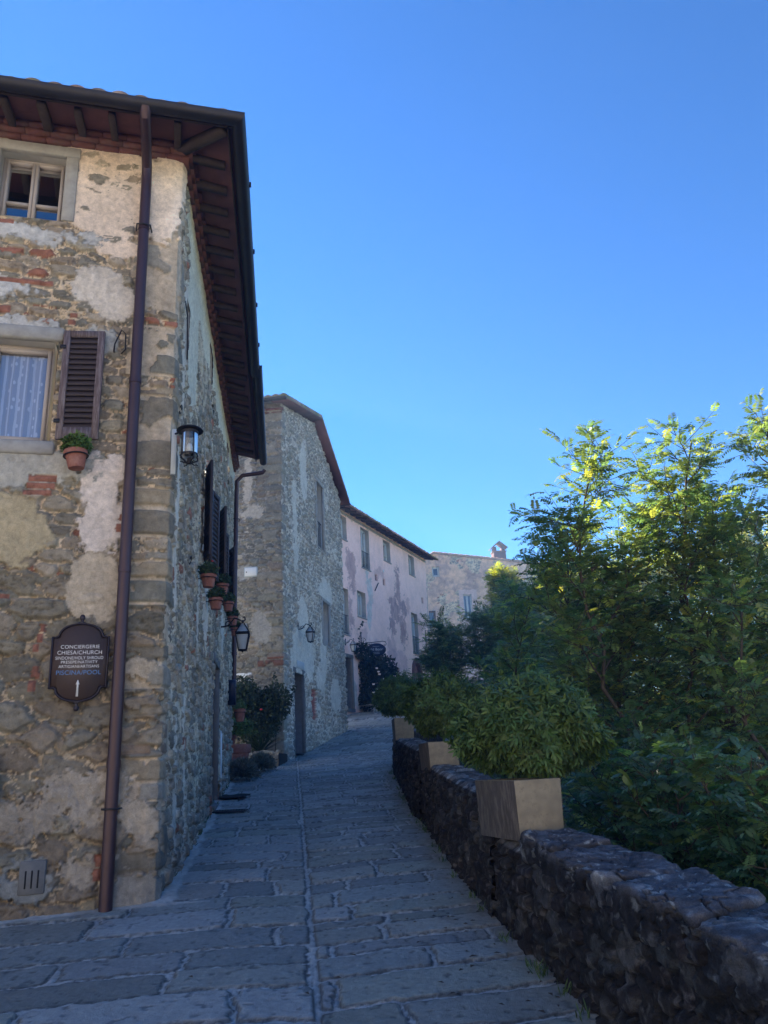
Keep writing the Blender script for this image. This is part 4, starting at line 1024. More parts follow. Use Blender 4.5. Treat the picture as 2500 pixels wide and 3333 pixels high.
for (ua, ub) in ((-1.4,.55),(.55,13.2)):
    P0 = fk+fdv*ua+fnn*.22; P1 = fk+fdv*ub+fnn*.22; za, zb = float(ftop(ua)), float(ftop(ub))
    L = np.linalg.norm(P1-P0); a = np.linspace(0, 1, int(L*12)+4); d = np.linspace(0, 6, 60); A, D = np.meshgrid(a, d, indexing='ij')
    saw = (A*L/.4)-np.floor(A*L/.4); saw = 1-saw if zb < za else saw
    Z = za+(zb-za)*A+.06+.05*np.abs(np.sin(D/.3*math.pi))+.05*saw; X = P0[0]+(P1-P0)[0]*A-fnn[0]*D; Y = P0[1]+(P1-P0)[1]*A-fnn[1]*D
    c = np.array((.30,.19,.13))*(.6+.8*fbm(A*L*3, D*3, 5, 4))[..., None]
    idx = np.arange(A.size).reshape(A.shape); N_ = A.size; q = np.stack([idx[:-1,:-1], idx[1:,:-1], idx[1:,1:], idx[:-1,1:]], -1).reshape(-1, 4)
    e1 = np.stack([idx[:-1,0], idx[1:,0], idx[1:,0]+N_, idx[:-1,0]+N_], -1)
    mkobj('roof', np.concatenate([np.stack([X,Y,Z],-1).reshape(-1,3), np.stack([X,Y,za+(zb-za)*A-.05],-1).reshape(-1,3)]), [q, q[:, ::-1]+N_, e1], M['masonry'], h4, np.concatenate([c.reshape(-1,3)]*2))
m = MB(GF); m.box(-6.35,-5.4,-1.3,-.5,13.9,15.15,.02); ch = m.build('chimney', M['brick'], h4)
m = MB(GF); m.box(-6.4,-5.35,-1.35,-.45,15.151,15.22); m.build('chimney_shelf', M['tile'], ch)
for (x0, x1) in ((-6.3,-6.12),(-5.63,-5.45)): m = MB(GF); m.box(x0, x1, -1.25,-.55,15.22,15.55); m.build('chimney_post', M['brick'], ch)
m = MB(GF); m.add([(-6.5,-1.4,15.5),(-5.88,-1.4,16.0),(-5.25,-1.4,15.5),(-6.5,-.4,15.5),(-5.88,-.4,16.0),(-5.25,-.4,15.5),(-6.5,-1.4,15.44),(-5.88,-1.4,15.92),(-5.25,-1.4,15.44),(-6.5,-.4,15.44),(-5.88,-.4,15.92),(-5.25,-.4,15.44)],
   [(0,3,4,1),(1,4,5,2),(6,7,10,9),(7,8,11,10),(3,9,10,4),(4,10,11,5),(0,1,7,6),(1,2,8,7),(0,6,9,3),(2,5,11,8)]); m.build('chimney_cap', M['tile'], ch)
# ================================================================== PARAPET
def wpt(y):   # inner top edge
    return np.array([float(wallx(y)), y])
def wtan(y):
    a = wpt(y-.2); b = wpt(y+.2); t = (b-a)/np.linalg.norm(b-a); return t, np.array([t[1], -t[0]])
par = thing('parapet_wall', 'low dark dry-stone parapet stepping down along the right edge of the lane', 'wall', (float(wallx(6)), 6., -1.05))
def parapet(y0, y1, za, zb, thick, seed, lean=.07, dens=.0125, cap=True, name='wall_section'):
    n = int((y1-y0)/dens/ (1 if y0 < 6 else 1.6))+8
    yy = np.linspace(y0, y1, n); H = .95; W = thick
    prof_ = [(-.12, -H)]; 
    tt = np.concatenate([np.linspace(0, 1, int(H/dens)), 1+np.linspace(0, 1, int(W/dens))[1:], 2+np.linspace(0, 1, 40)[1:]])
    Yg, T = np.meshgrid(yy, tt, indexing='ij')
    P = np.stack([wpt(y) for y in yy]); N_ = np.stack([wtan(y)[1] for y in yy])
    zt = np.interp(yy, [y0, y1], [za, zb])[:, None]
    dist = np.where(T < 1, T*H, np.where(T < 2, H+(T-1)*W, H+W+(T-2)*1.6))
    h, c = rubble(Yg*1.02, dist, .19, .082, seed, [(.055,.05,.05),(.065,.06,.056),(.05,.05,.05),(.09,.078,.068),(.06,.052,.05),(.08,.072,.066)], mort=(.012,.012,.012), depth=.032, gap=.09, ml=-.1, mv=.35, chips=.7, pw=5., warp=.45, sharp=.10)
    c = c*np.where((T >= 1) & (T < 2), .6 if seed == 401 else 1.2, .66)[..., None]*(.75+1.5*sst(fbm(Yg*40, dist*40, seed+70, 3), .58, .78))[..., None]  # upright faces darkened in the colour, part shade, part damp moss
    top = (T >= 1) & (T < 2)
    n1 = fbm(Yg*3, dist*3, seed+40, 5); n2 = fbm(Yg*16, dist*16, seed+41, 4)
    # thin slates on top, pale with lichen
    ht, ct = rubble(Yg*1.0, dist, .10, .28, seed+60, [(.17,.165,.165),(.13,.125,.125),(.21,.205,.20),(.10,.10,.10)], mort=(.05,.048,.045), depth=.022, gap=.08, ml=.1, mv=.6)
    h = np.where(top, ht, h); c = np.where(top[..., None], ct, c)
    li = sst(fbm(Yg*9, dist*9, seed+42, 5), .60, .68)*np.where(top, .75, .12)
    c = c*(1-li[..., None])+np.array((.33,.34,.33))*li[..., None]*(.6+.8*n2)[..., None]
    h = h+.02*(n1-.5)+.008*(n2-.5)
    # round the two arrises
    kin = np.exp(-((T-1)/.05)**2)+np.exp(-((T-2)/.05)**2)
    f = np.clip(T, 0, 1); g = np.clip(T-1, 0, 1); k = np.clip(T-2, 0, 1)
    off = -lean*(1-f)+W*g+.12*k; zz = zt-H*(1-f)-1.6*k
    ni = np.where(T < .97, 1., np.where(T < 1.03, (1.03-T)/.06, 0)); nz = np.where(T < .97, 0, np.where(T < 1.03, (T-.97)/.06, np.where(T < 1.97, 1., np.where(T < 2.03, (2.03-T)/.06, 0)))); no = np.where(T > 2.03, 1., np.where(T > 1.97, (T-1.97)/.06, 0))
    hh = h-.02*kin
    o = off-ni*hh+no*hh
    V = np.stack([P[:, None, 0]+N_[:, None, 0]*o, P[:, None, 1]+N_[:, None, 1]*o, zz+nz*hh], -1)
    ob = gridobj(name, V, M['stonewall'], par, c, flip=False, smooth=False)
    core = []; nf = 12
    for y in np.linspace(y0+.005, y1-.005, nf):
        p = wpt(y); nn = wtan(y)[1]; zt_ = np.interp(y, [y0, y1], [za, zb])-.02
        core += [(*(p+nn*(-lean-.0)), zt_-H), (*(p+nn*.0), zt_), (*(p+nn*(W-.01)), zt_), (*(p+nn*(W+.08)), zt_-1.5)]
    F = [(0,1,2,3), tuple(4*(nf-1)+i for i in (3,2,1,0))]+[(4*i+a, 4*i+4+a, 4*i+4+a+1, 4*i+a+1) for i in range(nf-1) for a in range(3)]
    mkobj('core', core, F, M['stonewall'], par, np.tile(np.array([[.03,.028,.028]]), (len(core), 1)))
    return ob
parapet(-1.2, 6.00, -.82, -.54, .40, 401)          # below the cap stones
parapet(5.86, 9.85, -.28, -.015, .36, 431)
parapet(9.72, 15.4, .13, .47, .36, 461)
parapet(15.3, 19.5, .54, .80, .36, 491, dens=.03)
# near section follows the slope: lift its far end with the cap stones
def capstone(y0, y1, z0, z1, w_, th, seed, over=.035, skew=0., w2=None):
    """one long rough slab: rounded box with a weathered surface"""
    L = y1-y0; n = 46; me = []
    nu, nv, nw = 90, 56, 26
    def face(u, v, w): pass
    def pt(a, b, c):   # a along, b across (0 inner..1 outer), c height 0..1; all in [-1,1]
        p = 9.
        k = (np.abs(a)**p+np.abs(b)**p+np.abs(c)**p)**(1/p)
        m_ = np.maximum(np.maximum(np.abs(a), np.abs(b)), np.abs(c)); s = m_/k
        return a*s, b*s, c*s
    V = []; F = []; C = []; base = 0
    def add(A, B, Cc, flip):
        nonlocal base
        a, b, c = pt(A, B, Cc)
        y = (y0+y1)/2+a*L/2+skew*b; ww = w_/2
        P0 = np.stack([wallx(y), y], -1); t, nn = wtan((y0+y1)/2)
        off = -over+ww*(1+b)*(1+.06*np.sin(a*3+seed))
        zc = np.interp(a, [-1, 1], [z0, z1])-th/2+c*th/2
        aL = a*L/2; bw = b*w_/2+c*th/2*.9
        q1 = fbm(aL*5+seed, bw*5+seed, seed, 5)-.5; q2 = fbm(aL*16+seed, bw*16, seed+3, 4)-.5; q3 = fbm(c*th*28+aL*1.5, aL*4+b, seed+5, 4)-.5
        rd = 1-np.abs(2*fbm(aL*6+seed*3, bw*9+seed, seed+31, 4)-1); q2 = q2-.9*sst(rd, .93, .99)
        dz = c*(.045*q1+.022*q2)+.012*q3; do = b*(.06*q1+.03*q2+.02*q3); dy = a*(.07*q1+.03*q2)
        X_ = P0[..., 0]+nn[0]*(off+do)+t[0]*dy; Y_ = P0[..., 1]+nn[1]*(off+do)+t[1]*dy
        V.append(np.stack([X_, Y_, zc+dz], -1).reshape(-1, 3))
        g = fbm(aL*9+seed, bw*9, seed+9, 5); g2 = fbm(aL*45+seed, bw*45, seed+11, 3)
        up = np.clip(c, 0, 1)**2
        col = np.array((.062,.061,.066))*(.5+1.7*np.clip(c, 0, 1)**3)[..., None]*(.35+1.3*g)[..., None]*(.7+.6*g2)[..., None]  # tops paled and sides darkened to mimic sky light; dark moss as well
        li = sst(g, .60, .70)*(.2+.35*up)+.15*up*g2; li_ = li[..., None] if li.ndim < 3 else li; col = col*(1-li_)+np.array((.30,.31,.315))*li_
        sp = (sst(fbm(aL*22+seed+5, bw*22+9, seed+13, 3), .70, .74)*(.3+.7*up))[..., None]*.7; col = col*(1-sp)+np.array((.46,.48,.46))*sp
        C.append(col.reshape(-1, 3))
        i = np.arange(A.size).reshape(A.shape)+base; base += A.size
        q = np.stack([i[:-1,:-1], i[1:,:-1], i[1:,1:], i[:-1,1:]], -1).reshape(-1, 4); F.append(q[:, ::-1] if flip else q)
    U = np.linspace(-1, 1, nu); Vv = np.linspace(-1, 1, nv); W_ = np.linspace(-1, 1, nw)
    A, B = np.meshgrid(U, Vv, indexing='ij'); add(A, B, A*0+1, False); add(A, B, A*0-1, True)
    A, Cc = np.meshgrid(U, W_, indexing='ij'); add(A, A*0-1, Cc, True); add(A, A*0+1, Cc, False)
    B, Cc = np.meshgrid(Vv, W_, indexing='ij'); add(B*0+1, B, Cc, True); add(B*0-1, B, Cc, False)
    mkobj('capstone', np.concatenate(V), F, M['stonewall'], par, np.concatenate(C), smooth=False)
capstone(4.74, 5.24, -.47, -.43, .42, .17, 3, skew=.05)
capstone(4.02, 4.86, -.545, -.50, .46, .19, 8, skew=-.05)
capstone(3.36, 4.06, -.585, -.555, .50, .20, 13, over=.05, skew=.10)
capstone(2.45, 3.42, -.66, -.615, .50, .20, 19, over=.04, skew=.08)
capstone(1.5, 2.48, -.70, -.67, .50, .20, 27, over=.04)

# ================================================================== LEAVES
def blades(B, D, Nn, Ln, Wd, col, droop=.15, pts=6):
    """B base, D direction, Nn leaf normal (n,3); returns verts, faces, colours for lance-shaped blades"""
    n = len(B); D = D/np.linalg.norm(D, axis=1, keepdims=True)
    S = np.cross(D, Nn); S = S/np.maximum(np.linalg.norm(S, axis=1, keepdims=True), 1e-6); Nn = np.cross(S, D)
    L = Ln[:, None]; W = Wd[:, None]/2
    if pts == 6:
        v = np.stack([B, B+D*L*.35+S*W-Nn*L*.02, B+D*L*.35-S*W-Nn*L*.02, B+D*L*.72+S*W*.8-Nn*L*droop*.5, B+D*L*.72-S*W*.8-Nn*L*droop*.5, B+D*L-Nn*L*droop], 1)
        i = np.arange(n)[:, None]*6
        return v.reshape(-1, 3), [np.concatenate([i+np.array([[0,2,1]]), i+np.array([[3,4,5]])]), i+np.array([[1,2,4,3]])], np.repeat(col, 6, 0)
    v = np.stack([B, B+D*L*.5+S*W, B+D*L-Nn*L*droop, B+D*L*.5-S*W], 1)
    i = np.arange(n)[:, None]*4
    return v.reshape(-1, 3), [i+np.array([[0,1,2,3]])], np.repeat(col, 4, 0)

def merge(parts):
    V = []; F = []; C = []; b = 0
    for v, f, c in parts:
        V.append(v); C.append(c); F += [a+b for a in f]; b += len(v)
    return np.concatenate(V), F, np.concatenate(C)

def unit(v): return v/np.maximum(np.linalg.norm(v, axis=-1, keepdims=True), 1e-9)

def pinnate(B, D, L, g, pairs=6, lw=.36, col=(.06,.11,.025), pts=6, var=.35, droop=.25, young=None):
    """compound leaves: base, direction and length of each rachis"""
    n = len(B); D = unit(D); up = np.array([0, 0, 1.])
    S = unit(np.cross(D, up)+g.normal(0, .15, (n, 3))); N_ = unit(np.cross(S, D)); 
    P = []; tone = np.array(col)*(1+g.uniform(-var, var, (n, 1)))*np.array([1., 1., 1.])
    hue = g.uniform(-.25, .35, (n, 1)); tone = tone*np.concatenate([1+hue*.8, 1+hue*.1, 1-hue*.4], 1)
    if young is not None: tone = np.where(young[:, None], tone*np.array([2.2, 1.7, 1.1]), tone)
    parts = []
    for k in range(pairs+1):
        t = (k+1)/(pairs+1.)
        pos = B+D*L[:, None]*t-np.array([0, 0, 1.])*(L*droop*t*t)[:, None]
        dd = unit(D-np.array([0, 0, 1.])*(2*droop*t))
        nn = unit(np.cross(S, dd))
        ll = L*(.20+.10*math.sin(math.pi*t))*g.uniform(.85, 1.15, n)
        c = np.clip(tone*g.uniform(.82, 1.2, (n, 1)), 0, 1)
        if k == pairs: parts.append(blades(pos, dd, nn, ll, ll*lw*1.15, c, pts=pts)); break
        for s in (1, -1):
            d2 = unit(S*s*.92+dd*.38+nn*g.uniform(-.25, .2, (n, 1))-np.array([0, 0, .18]))
            parts.append(blades(pos, d2, unit(nn+S*s*.2), ll, ll*lw*1.15, c, pts=pts))
    # the rachis itself
    e = B+D*L[:, None]-np.array([0, 0, 1.])*(L*droop)[:, None]; w_ = S*.0016
    m_ = B+D*L[:, None]*.5-np.array([0, 0, 1.])*(L*droop*.25)[:, None]
    v = np.stack([B-w_, B+w_, m_+w_, m_-w_, e], 1).reshape(-1, 3); i = np.arange(n)[:, None]*5
    parts.append((v, [i+np.array([[0,1,2,3]]), i+np.array([[3,2,4]])], np.repeat(tone*.9, 5, 0)))
    return merge(parts)

def tubes(lines, n=5):
    """lines: list of (points (m,3), radii (m,))"""
    V = []; F = []; b = 0
    for P, r in lines:
        P = np.asarray(P); m = len(P); T = unit(np.gradient(P, axis=0)); ref = np.where(np.abs(T[:, 2:3]) > .9, np.array([[1., 0, 0]]), np.array([[0, 0, 1.]]))
        A = unit(np.cross(T, ref)); Bn = np.cross(T, A); an = np.arange(n)*2*math.pi/n
        R_ = P[:, None]+(A[:, None]*np.cos(an)[None, :, None]+Bn[:, None]*np.sin(an)[None, :, None])*np.asarray(r)[:, None, None]
        V.append(R_.reshape(-1, 3)); i = np.arange(m*n).reshape(m, n)
        F.append(np.stack([i[:-1], np.roll(i[:-1], -1, 1), np.roll(i[1:], -1, 1), i[1:]], -1).reshape(-1, 4)+b); b += m*n
    return np.concatenate(V), [np.concatenate(F)]

def curve(p, d, L, g, bend=.25, up=0., n=8, wob=.06):
    P = [np.array(p, float)]; d = unit(np.array(d, float))
    for i in range(n-1):
        d = unit(d+g.normal(0, wob, 3)+np.array([0, 0, up/n])); P.append(P[-1]+d*L/(n-1))
    return np.array(P)

def locust(label, base, top, spread, seed, nb=16, leaf=.26, dens=1., t0=.25, trunk=.05, pts=6, pairs=6, col=(.12,.195,.10), group=None, wid=1., name='locust_tree', cat='tree', young=.12, lean=(0, 0), droop=.3, twig=.55):
    g = np.random.default_rng(seed); base = np.array(base, float); top = np.array(top, float); H = np.linalg.norm(top-base)
    root = thing(name, label, cat, tuple(base), group=group)
    tt = np.linspace(0, 1, 16)[:, None]; wv = np.cumsum(g.normal(0, .018*H, (16, 3)), 0)*np.sin(tt*math.pi); wv[:, 2] = 0
    TR = base+(top-base)*tt+wv+np.array([lean[0], lean[1], 0])*np.sin(tt*math.pi)
    lines = [(TR, trunk*(1-tt[:, 0]*.88)+.004)]
    LB = []; LD = []; LL = []; YG = []
    def leaves_on(P, a, b, step, size, young_p):
        n = max(2, int(np.linalg.norm(P[-1]-P[0])*(b-a)/step*dens))
        for j in range(n):
            t = a+(b-a)*(j+.5)/n; f = t*(len(P)-1); i = int(min(f, len(P)-2)); q = P[i]+(P[i+1]-P[i])*(f-i); d = unit(P[i+1]-P[i])
            s = unit(np.cross(d, [0, 0, 1.])+g.normal(0, .3, 3))*(1 if j % 2 else -1)
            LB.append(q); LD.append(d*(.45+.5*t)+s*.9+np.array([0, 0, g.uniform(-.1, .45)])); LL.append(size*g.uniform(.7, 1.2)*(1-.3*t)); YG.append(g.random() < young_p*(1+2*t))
    for i in range(nb):
        t = t0+(1-t0)*((i+g.uniform(0, 1))/nb)**.85; t = min(t, .97); f = t*15; k = int(min(f, 14)); p = TR[k]+(TR[k+1]-TR[k])*(f-k)
        az = i*2.4+g.uniform(-.5, .5); L = spread*(1.12-.68*t**1.6)*g.uniform(.65, 1.2)*(.6 if t < .35 else 1)
        d = np.array([math.cos(az), math.sin(az), .35+.7*t]); P = curve(p, d, L, g, up=.25, n=8, wob=.1)
        lines.append((P, np.linspace(trunk*.35*(1-t)+.008, .003, 8)))
        leaves_on(P, .35, 1, .05, leaf, young)
        for j in range(int(5+L*5)):
            q = g.uniform(.2, .95); f2 = q*7; k2 = int(min(f2, 6)); p2 = P[k2]+(P[k2+1]-P[k2])*(f2-k2); d2 = unit(P[k2+1]-P[k2])
            s = unit(np.cross(d2, [0, 0, 1.])+g.normal(0, .4, 3))*(1 if j % 2 else -1)
            P2 = curve(p2, d2*.6+s+np.array([0, 0, .25]), twig*g.uniform(.5, 1.2)*(1.1-q*.4), g, up=.2, n=5, wob=.1)
            lines.append((P2, np.linspace(.005, .0018, 5))); leaves_on(P2, .1, 1, .055, leaf*.9, young)
    leaves_on(TR, .75, 1, .03, leaf, young*2)
    V, F = tubes(lines); mkobj('trunk', V, F, M['bark'], root, smooth=True)
    V, F, C = pinnate(np.array(LB), np.array(LD), np.array(LL), g, pairs=pairs, pts=pts, col=col, young=np.array(YG), droop=droop)
    mkobj('crown', V, F, M['leaf'], root, C)
    return root

def whorl_bush(root, c, r, seed, n=900, ln=.085, wd=.017, col=(.05,.085,.03), k=9, name='foliage', bottom=-.55, lift=.3, bx=3., stems=True, hang=.15):
    """rounded bush of shoots ending in whorls of narrow leaves"""
    g = np.random.default_rng(seed); c = np.array(c); r = np.array(r)
    dirs = unit(g.normal(0, 1, (n*2, 3))); dirs = dirs[dirs[:, 2] > bottom][:n]; m = len(dirs)
    lump = .60+.62*fbm(dirs[:, 0]*3.1+seed, dirs[:, 1]*3.1+dirs[:, 2]*2.7, seed, 3)
    rad = lump*g.uniform(.5, 1.12, m)**.5
    r = r*np.where(dirs[:, 2:3] < 0, np.array([[.97, .97, .6]]), 1.)
    tip = c+dirs*r*rad[:, None]; ax = unit(dirs*np.array([1, 1, .7])+np.array([0, 0, lift])+g.normal(0, .34, (m, 3)))
    parts = []; tone = np.array(col)*(1+g.uniform(-.3, .35, (m, 1))); hue = g.uniform(-.3, .45, (m, 1)); tone = tone*np.concatenate([1+hue*.7, 1+hue*.15, 1-hue*.3], 1)
    A = unit(np.cross(ax, g.normal(0, 1, (m, 3)))); Bn = np.cross(ax, A)
    for j in range(k):
        an = j*2.4+g.uniform(-.3, .3, m); out = A*np.cos(an)[:, None]+Bn*np.sin(an)[:, None]
        up = 1.05-.9*(j/k); d = unit(out+ax*up-np.array([0, 0, hang])); L = ln*g.uniform(.65, 1.15, m)*(1.0-.25*(1-j/k))
        b = tip-ax*(ln*.55*j/k)[..., None] if False else tip-ax*(ln*.6*j/k)
        parts.append(blades(b, d, unit(ax-out*.2), L, L*wd/ln*g.uniform(.85, 1.25, m), np.clip(tone*g.uniform(.75, 1.25, (m, 1)), 0, 1)))
    V, F, C = merge(parts); o = mkobj(name, V, F, M['leafbush'], root, C)
    if stems:
        ls = []
        for i in range(0, m, max(1, m//70)):
            p0 = c-np.array([0, 0, r[i, 2]*.5])+g.normal(0, .03, 3); P = np.array([p0, p0*.55+tip[i]*.45+np.array([0, 0, .05]), tip[i]]); ls.append((P, [.008, .005, .002]))
        V, F = tubes(ls, 4); mkobj('stem', V, F, M['bark'], root)
    return o

# ================================================================== PLANTERS ON THE PARAPET
def planter(label, y, z0, z1, yaw, L, W, seed, bush, xoff=0., taper=.04):
    p = wpt(y); root = thing('planter', label, 'planter', (p[0]+xoff, p[1], z0), R(yaw), group='box planters on the parapet')
    Mx = WM[root]
    # local: x across (to the outside), y along the wall (away)
    m = MB(Mx); t = .035; H = z1-z0; k = taper
    o0 = [(k, k), (W-k, k), (W-k, L-k), (k, L-k)]; o1 = [(0, 0), (W, 0), (W, L), (0, L)]; i1 = [(t, t), (W-t, t), (W-t, L-t), (t, L-t)]
    v = [(x, y_, 0) for x, y_ in o0]+[(x, y_, H) for x, y_ in o1]+[(x, y_, H) for x, y_ in i1]+[(x, y_, H-.05) for x, y_ in i1]
    f = [(3,2,1,0)]+[(i, (i+1)%4, (i+1)%4+4, i+4) for i in range(4)]+[(i+4, (i+1)%4+4, (i+1)%4+8, i+8) for i in range(4)]+[(i+8, (i+1)%4+8, (i+1)%4+12, i+12) for i in range(4)]
    m.add(v, f)
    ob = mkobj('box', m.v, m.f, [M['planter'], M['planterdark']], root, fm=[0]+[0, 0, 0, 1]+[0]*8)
    bv = ob.modifiers.new('bev', 'BEVEL'); bv.width = .006; bv.segments = 2
    m = MB(Mx); m.add([(t, t, H-.045), (W-t, t, H-.045), (W-t, L-t, H-.045), (t, L-t, H-.045)], [(0,1,2,3)]); m.build('soil', M['soilpot'], root)
    c, r, n, ln = bush
    g = whorl_bush(root, c, r, seed, n, ln=ln, wd=ln*.24, hang=.6, lift=.15, bottom=-.95, col=(.075,.135,.042))
    return root
planter('nearest tufa planter on the parapet, holding the widest bushy evergreen', 5.24, -.50, -.135, 17, .66, .335, 1,
        ((.97, 5.72, .14), (.55, .55, .42), 3600, .078), xoff=-.02, taper=.012)
planter('middle planter on the parapet with an evergreen bush, between two others', 9.15, -.08, .225, 9, .6, .36, 2,
        ((.60, 9.6, .58), (.48, .55, .48), 2700, .085), xoff=-.02, taper=.012)
planter('farthest planter on the parapet with a dark bush, near the lane bend', 14.75, .36, .82, 5, .6, .36, 3,
        ((.12, 15.1, 1.18), (.48, .55, .54), 2300, .09), xoff=-.04, taper=.012)
# ================================================================== WALL LAMPS
LOCAL = lambda FM, x, y, z: tuple(FM @ Vector((x, y, z)))
def lantern(label, FM, x, z, s=1., glow=False, side=0):
    """four-sided hanging lantern on a scrolled wall bracket"""
    root = thing('wall_lantern', label, 'lamp', LOCAL(FM, x, 0, z), rotz(FM), group='hanging lanterns on scrolled brackets'); Mx = WM[root] @ Matrix.Scale(s, 4)
    m = MB(Mx); m.box(-.03, .03, 0, .02, -.14, .10, .006); m.build('wall_plate', M['iron'], root)
    m = MB(Mx); pts = [(0,.02,-.06)]+[(0, .02+.10*math.sin(a)*1.1+.02, .0+.06*(1-math.cos(a))-.06) for a in np.linspace(.2, 1.4, 5)]+[(0,.2,.055),(0,.27,.03),(0,.31,.0),(0,.345,.03),(0,.335,.07),(0,.31,.06)]
    m.tube(pts, .011, 7); br = m.build('bracket', M['iron'], root, smooth=True)
    m = MB(Mx); m.tube([(0, .115+.05*(1-t/9)*math.cos(t), -.03+.05*(1-t/9)*math.sin(t)) for t in np.linspace(0, 7.5, 22)], .007, 6); m.build('scroll', M['iron'], br, smooth=True)
    cy = .31; zt = -.02
    def ring(h, w): return [(-w, cy-w, h), (w, cy-w, h), (w, cy+w, h), (-w, cy+w, h)]
    levels = [(zt, .02), (zt-.13, .088), (zt-.15, .088), (zt-.36, .05)]
    m = MB(Mx)
    for a, b in ((0, 1), (2, 3)):
        A = ring(*levels[a]); B = ring(*levels[b])
        for i in range(4): m.tube([A[i], B[i]], .0085, 5)
    for h, w in levels[1:]:
        A = ring(h, w)
        for i in range(4): m.tube([A[i], A[(i+1) % 4]], .009, 5)
    m.lathe([(0,0),(.012,.0),(.018,.02),(.012,.04),(0,.05)], (0, cy, zt+.0), 8); m.lathe([(0,-.03),(.014,-.015),(.014,0),(0,.002)], (0, cy, zt-.365), 8)
    fr = m.build('lantern_frame', M['iron'], root)
    for a, b, nm in ((0, 1, 'upper_pane'), (2, 3, 'lower_pane')):
        A = ring(levels[a][0]-.004, levels[a][1]-.004); B = ring(levels[b][0]+.004, levels[b][1]-.004); m = MB(Mx)
        m.add(A+B, [(i, (i+1) % 4, (i+1) % 4+4, i+4) for i in range(4)]); m.build(nm, M['frost'], fr)
    return root
lantern('black four-sided lantern beside the hanging flower pots, on the near stone house', FS, -6.15, 2.42, 1.25)
lantern('black four-sided lantern left of a window on the tall gabled stone house', G2, -1.45, 3.72, 1.15)
lantern('small distant black lantern over the leftmost doorway of the pink house', GP, .12, 5.1, 1.2)

# the big round lamp at the corner of the near house
Lr = thing('corner_lamp', 'large round glass lamp under a flat black disc hat at the house corner', 'lamp', LOCAL(FF, -.02, .02, 2.8), rotz(FF)); Mx = WM[Lr]
bx_, by_ = -.155, .16
m = MB(Mx); m.box(-.035, .012, .025, .055, -.12, .34, .004); m.build('back_plate', M['box'], Lr)
m = MB(Mx); m.lathe([(0,.315),(.05,.312),(.105,.30),(.122,.285),(.124,.278),(.108,.276),(.07,.272),(.066,.262)], (bx_, by_, 0), 28); m.build('hat', M['iron'], Lr, smooth=True)
m = MB(Mx); m.lathe([(.078,.272),(.081,.272),(.081,.247),(.078,.247)], (bx_, by_, 0), 28); fr = m.build('upper_ring', M['gutter'], Lr, smooth=True)
m = MB(Mx); m.lathe([(.076,.045),(.081,.045),(.081,.028),(.076,.028),(.076,.045)], (bx_, by_, 0), 28); m.build('lower_ring', M['gutter'], Lr, smooth=True)
for k in range(4):
    a = k*math.pi/2+.5; x_ = bx_+.079*math.cos(a); y_ = by_+.079*math.sin(a)
    m = MB(Mx); m.tube([(x_, y_, .26), (x_, y_, .035)], .0055, 6); m.build('upright', M['gutter'], Lr)
    m = MB(Mx); ca, sa = math.cos(a), math.sin(a)
    m.tube([(bx_+r*ca, by_+r*sa, z) for r, z in ((.079,.03),(.088,.012),(.086,-.008),(.066,-.016),(.045,-.028),(.028,-.045),(.008,-.05))], .0075, 7)
    m.build('foot_scroll', M['iron'], Lr, smooth=True)
    m = MB(Mx); m.tube([(bx_+r*ca, by_+r*sa, z) for r, z in ((.03,-.045),(.055,-.055),(.075,-.045),(.09,-.05))], .005, 6); m.build('foot_tendril', M['iron'], Lr, smooth=True)
m = MB(Mx); m.lathe([(.073,.268),(.073,.04),(.06,.01),(.04,-.002)], (bx_, by_, 0), 28); m.build('glass_cylinder', M['lampglass'], Lr, smooth=True)
m = MB(Mx); m.lathe([(0,-.06),(.016,-.055),(.024,-.04),(.02,-.02),(.018,.0),(.022,.02),(.02,.05),(0,.055)], (bx_, by_, 0), 14); m.build('lamp_holder', M['iron'], Lr, smooth=True)
m = MB(Mx); m.lathe([(0,.05),(.012,.055),(.024,.09),(.026,.12),(.016,.15),(0,.16)], (bx_, by_, 0), 14); m.build('bulb', M['frost'], Lr, smooth=True)
m = MB(Mx); m.tube([(-.02,.05,.29),(-.06,.09,.295),(bx_+.05,by_-.03,.29)], .01, 6); m.build('arm', M['iron'], Lr)

# ================================================================== DIRECTION SIGN
Sg = thing('direction_sign', 'brown shaped wooden sign with white lettering and an upward arrow, left of the downpipe', 'sign', LOCAL(FF, .665, .085, .52), rotz(FF)); Mx = WM[Sg]
def sgn_poly(w, h, r, inset=0.):
    # shouldered board: arched top and bottom between short straight sides
    P = []; W = w/2-inset; ra = r-inset*.5
    zt, zb = h/2-inset, -h/2+inset; sh = .115
    zs = zt-sh; P.append((-W, zs-.0)); P.append((-W+.035, zs))
    cx = W-.05; hh = sh
    for i in range(0, 17):
        a = math.pi*(1-i/16); P.append((cx*math.cos(a), zs+.012+(hh-.012)*math.sin(a)))
    P.append((W-.035, zs)); P.append((W, zs))
    zs2 = zb+sh; P.append((W, zs2)); P.append((W-.035, zs2))
    for i in range(0, 17):
        a = math.pi*i/16; P.append((cx*math.cos(a), zs2-.012-(hh-.012)*math.sin(a)))
    P.append((-W+.035, zs2)); P.append((-W, zs2))
    return P
SW, SH = .46, .66
mz = Mx @ Matrix.Translation((0, 0, .43))
m = MB(mz); m.prism(sgn_poly(SW, SH, .2), .0, .022); m.build('board', M['signedge'], Sg)
m = MB(mz); m.prism(sgn_poly(SW, SH, .2, .02), .0222, .0245); face = m.build('face', M['signbrown'], Sg)
m = MB(mz); m.tube([(x, .026, z) for x, z in sgn_poly(SW, SH, .2, .008)], .008, 6, closed=True); m.build('border', M['signedge'], Sg)
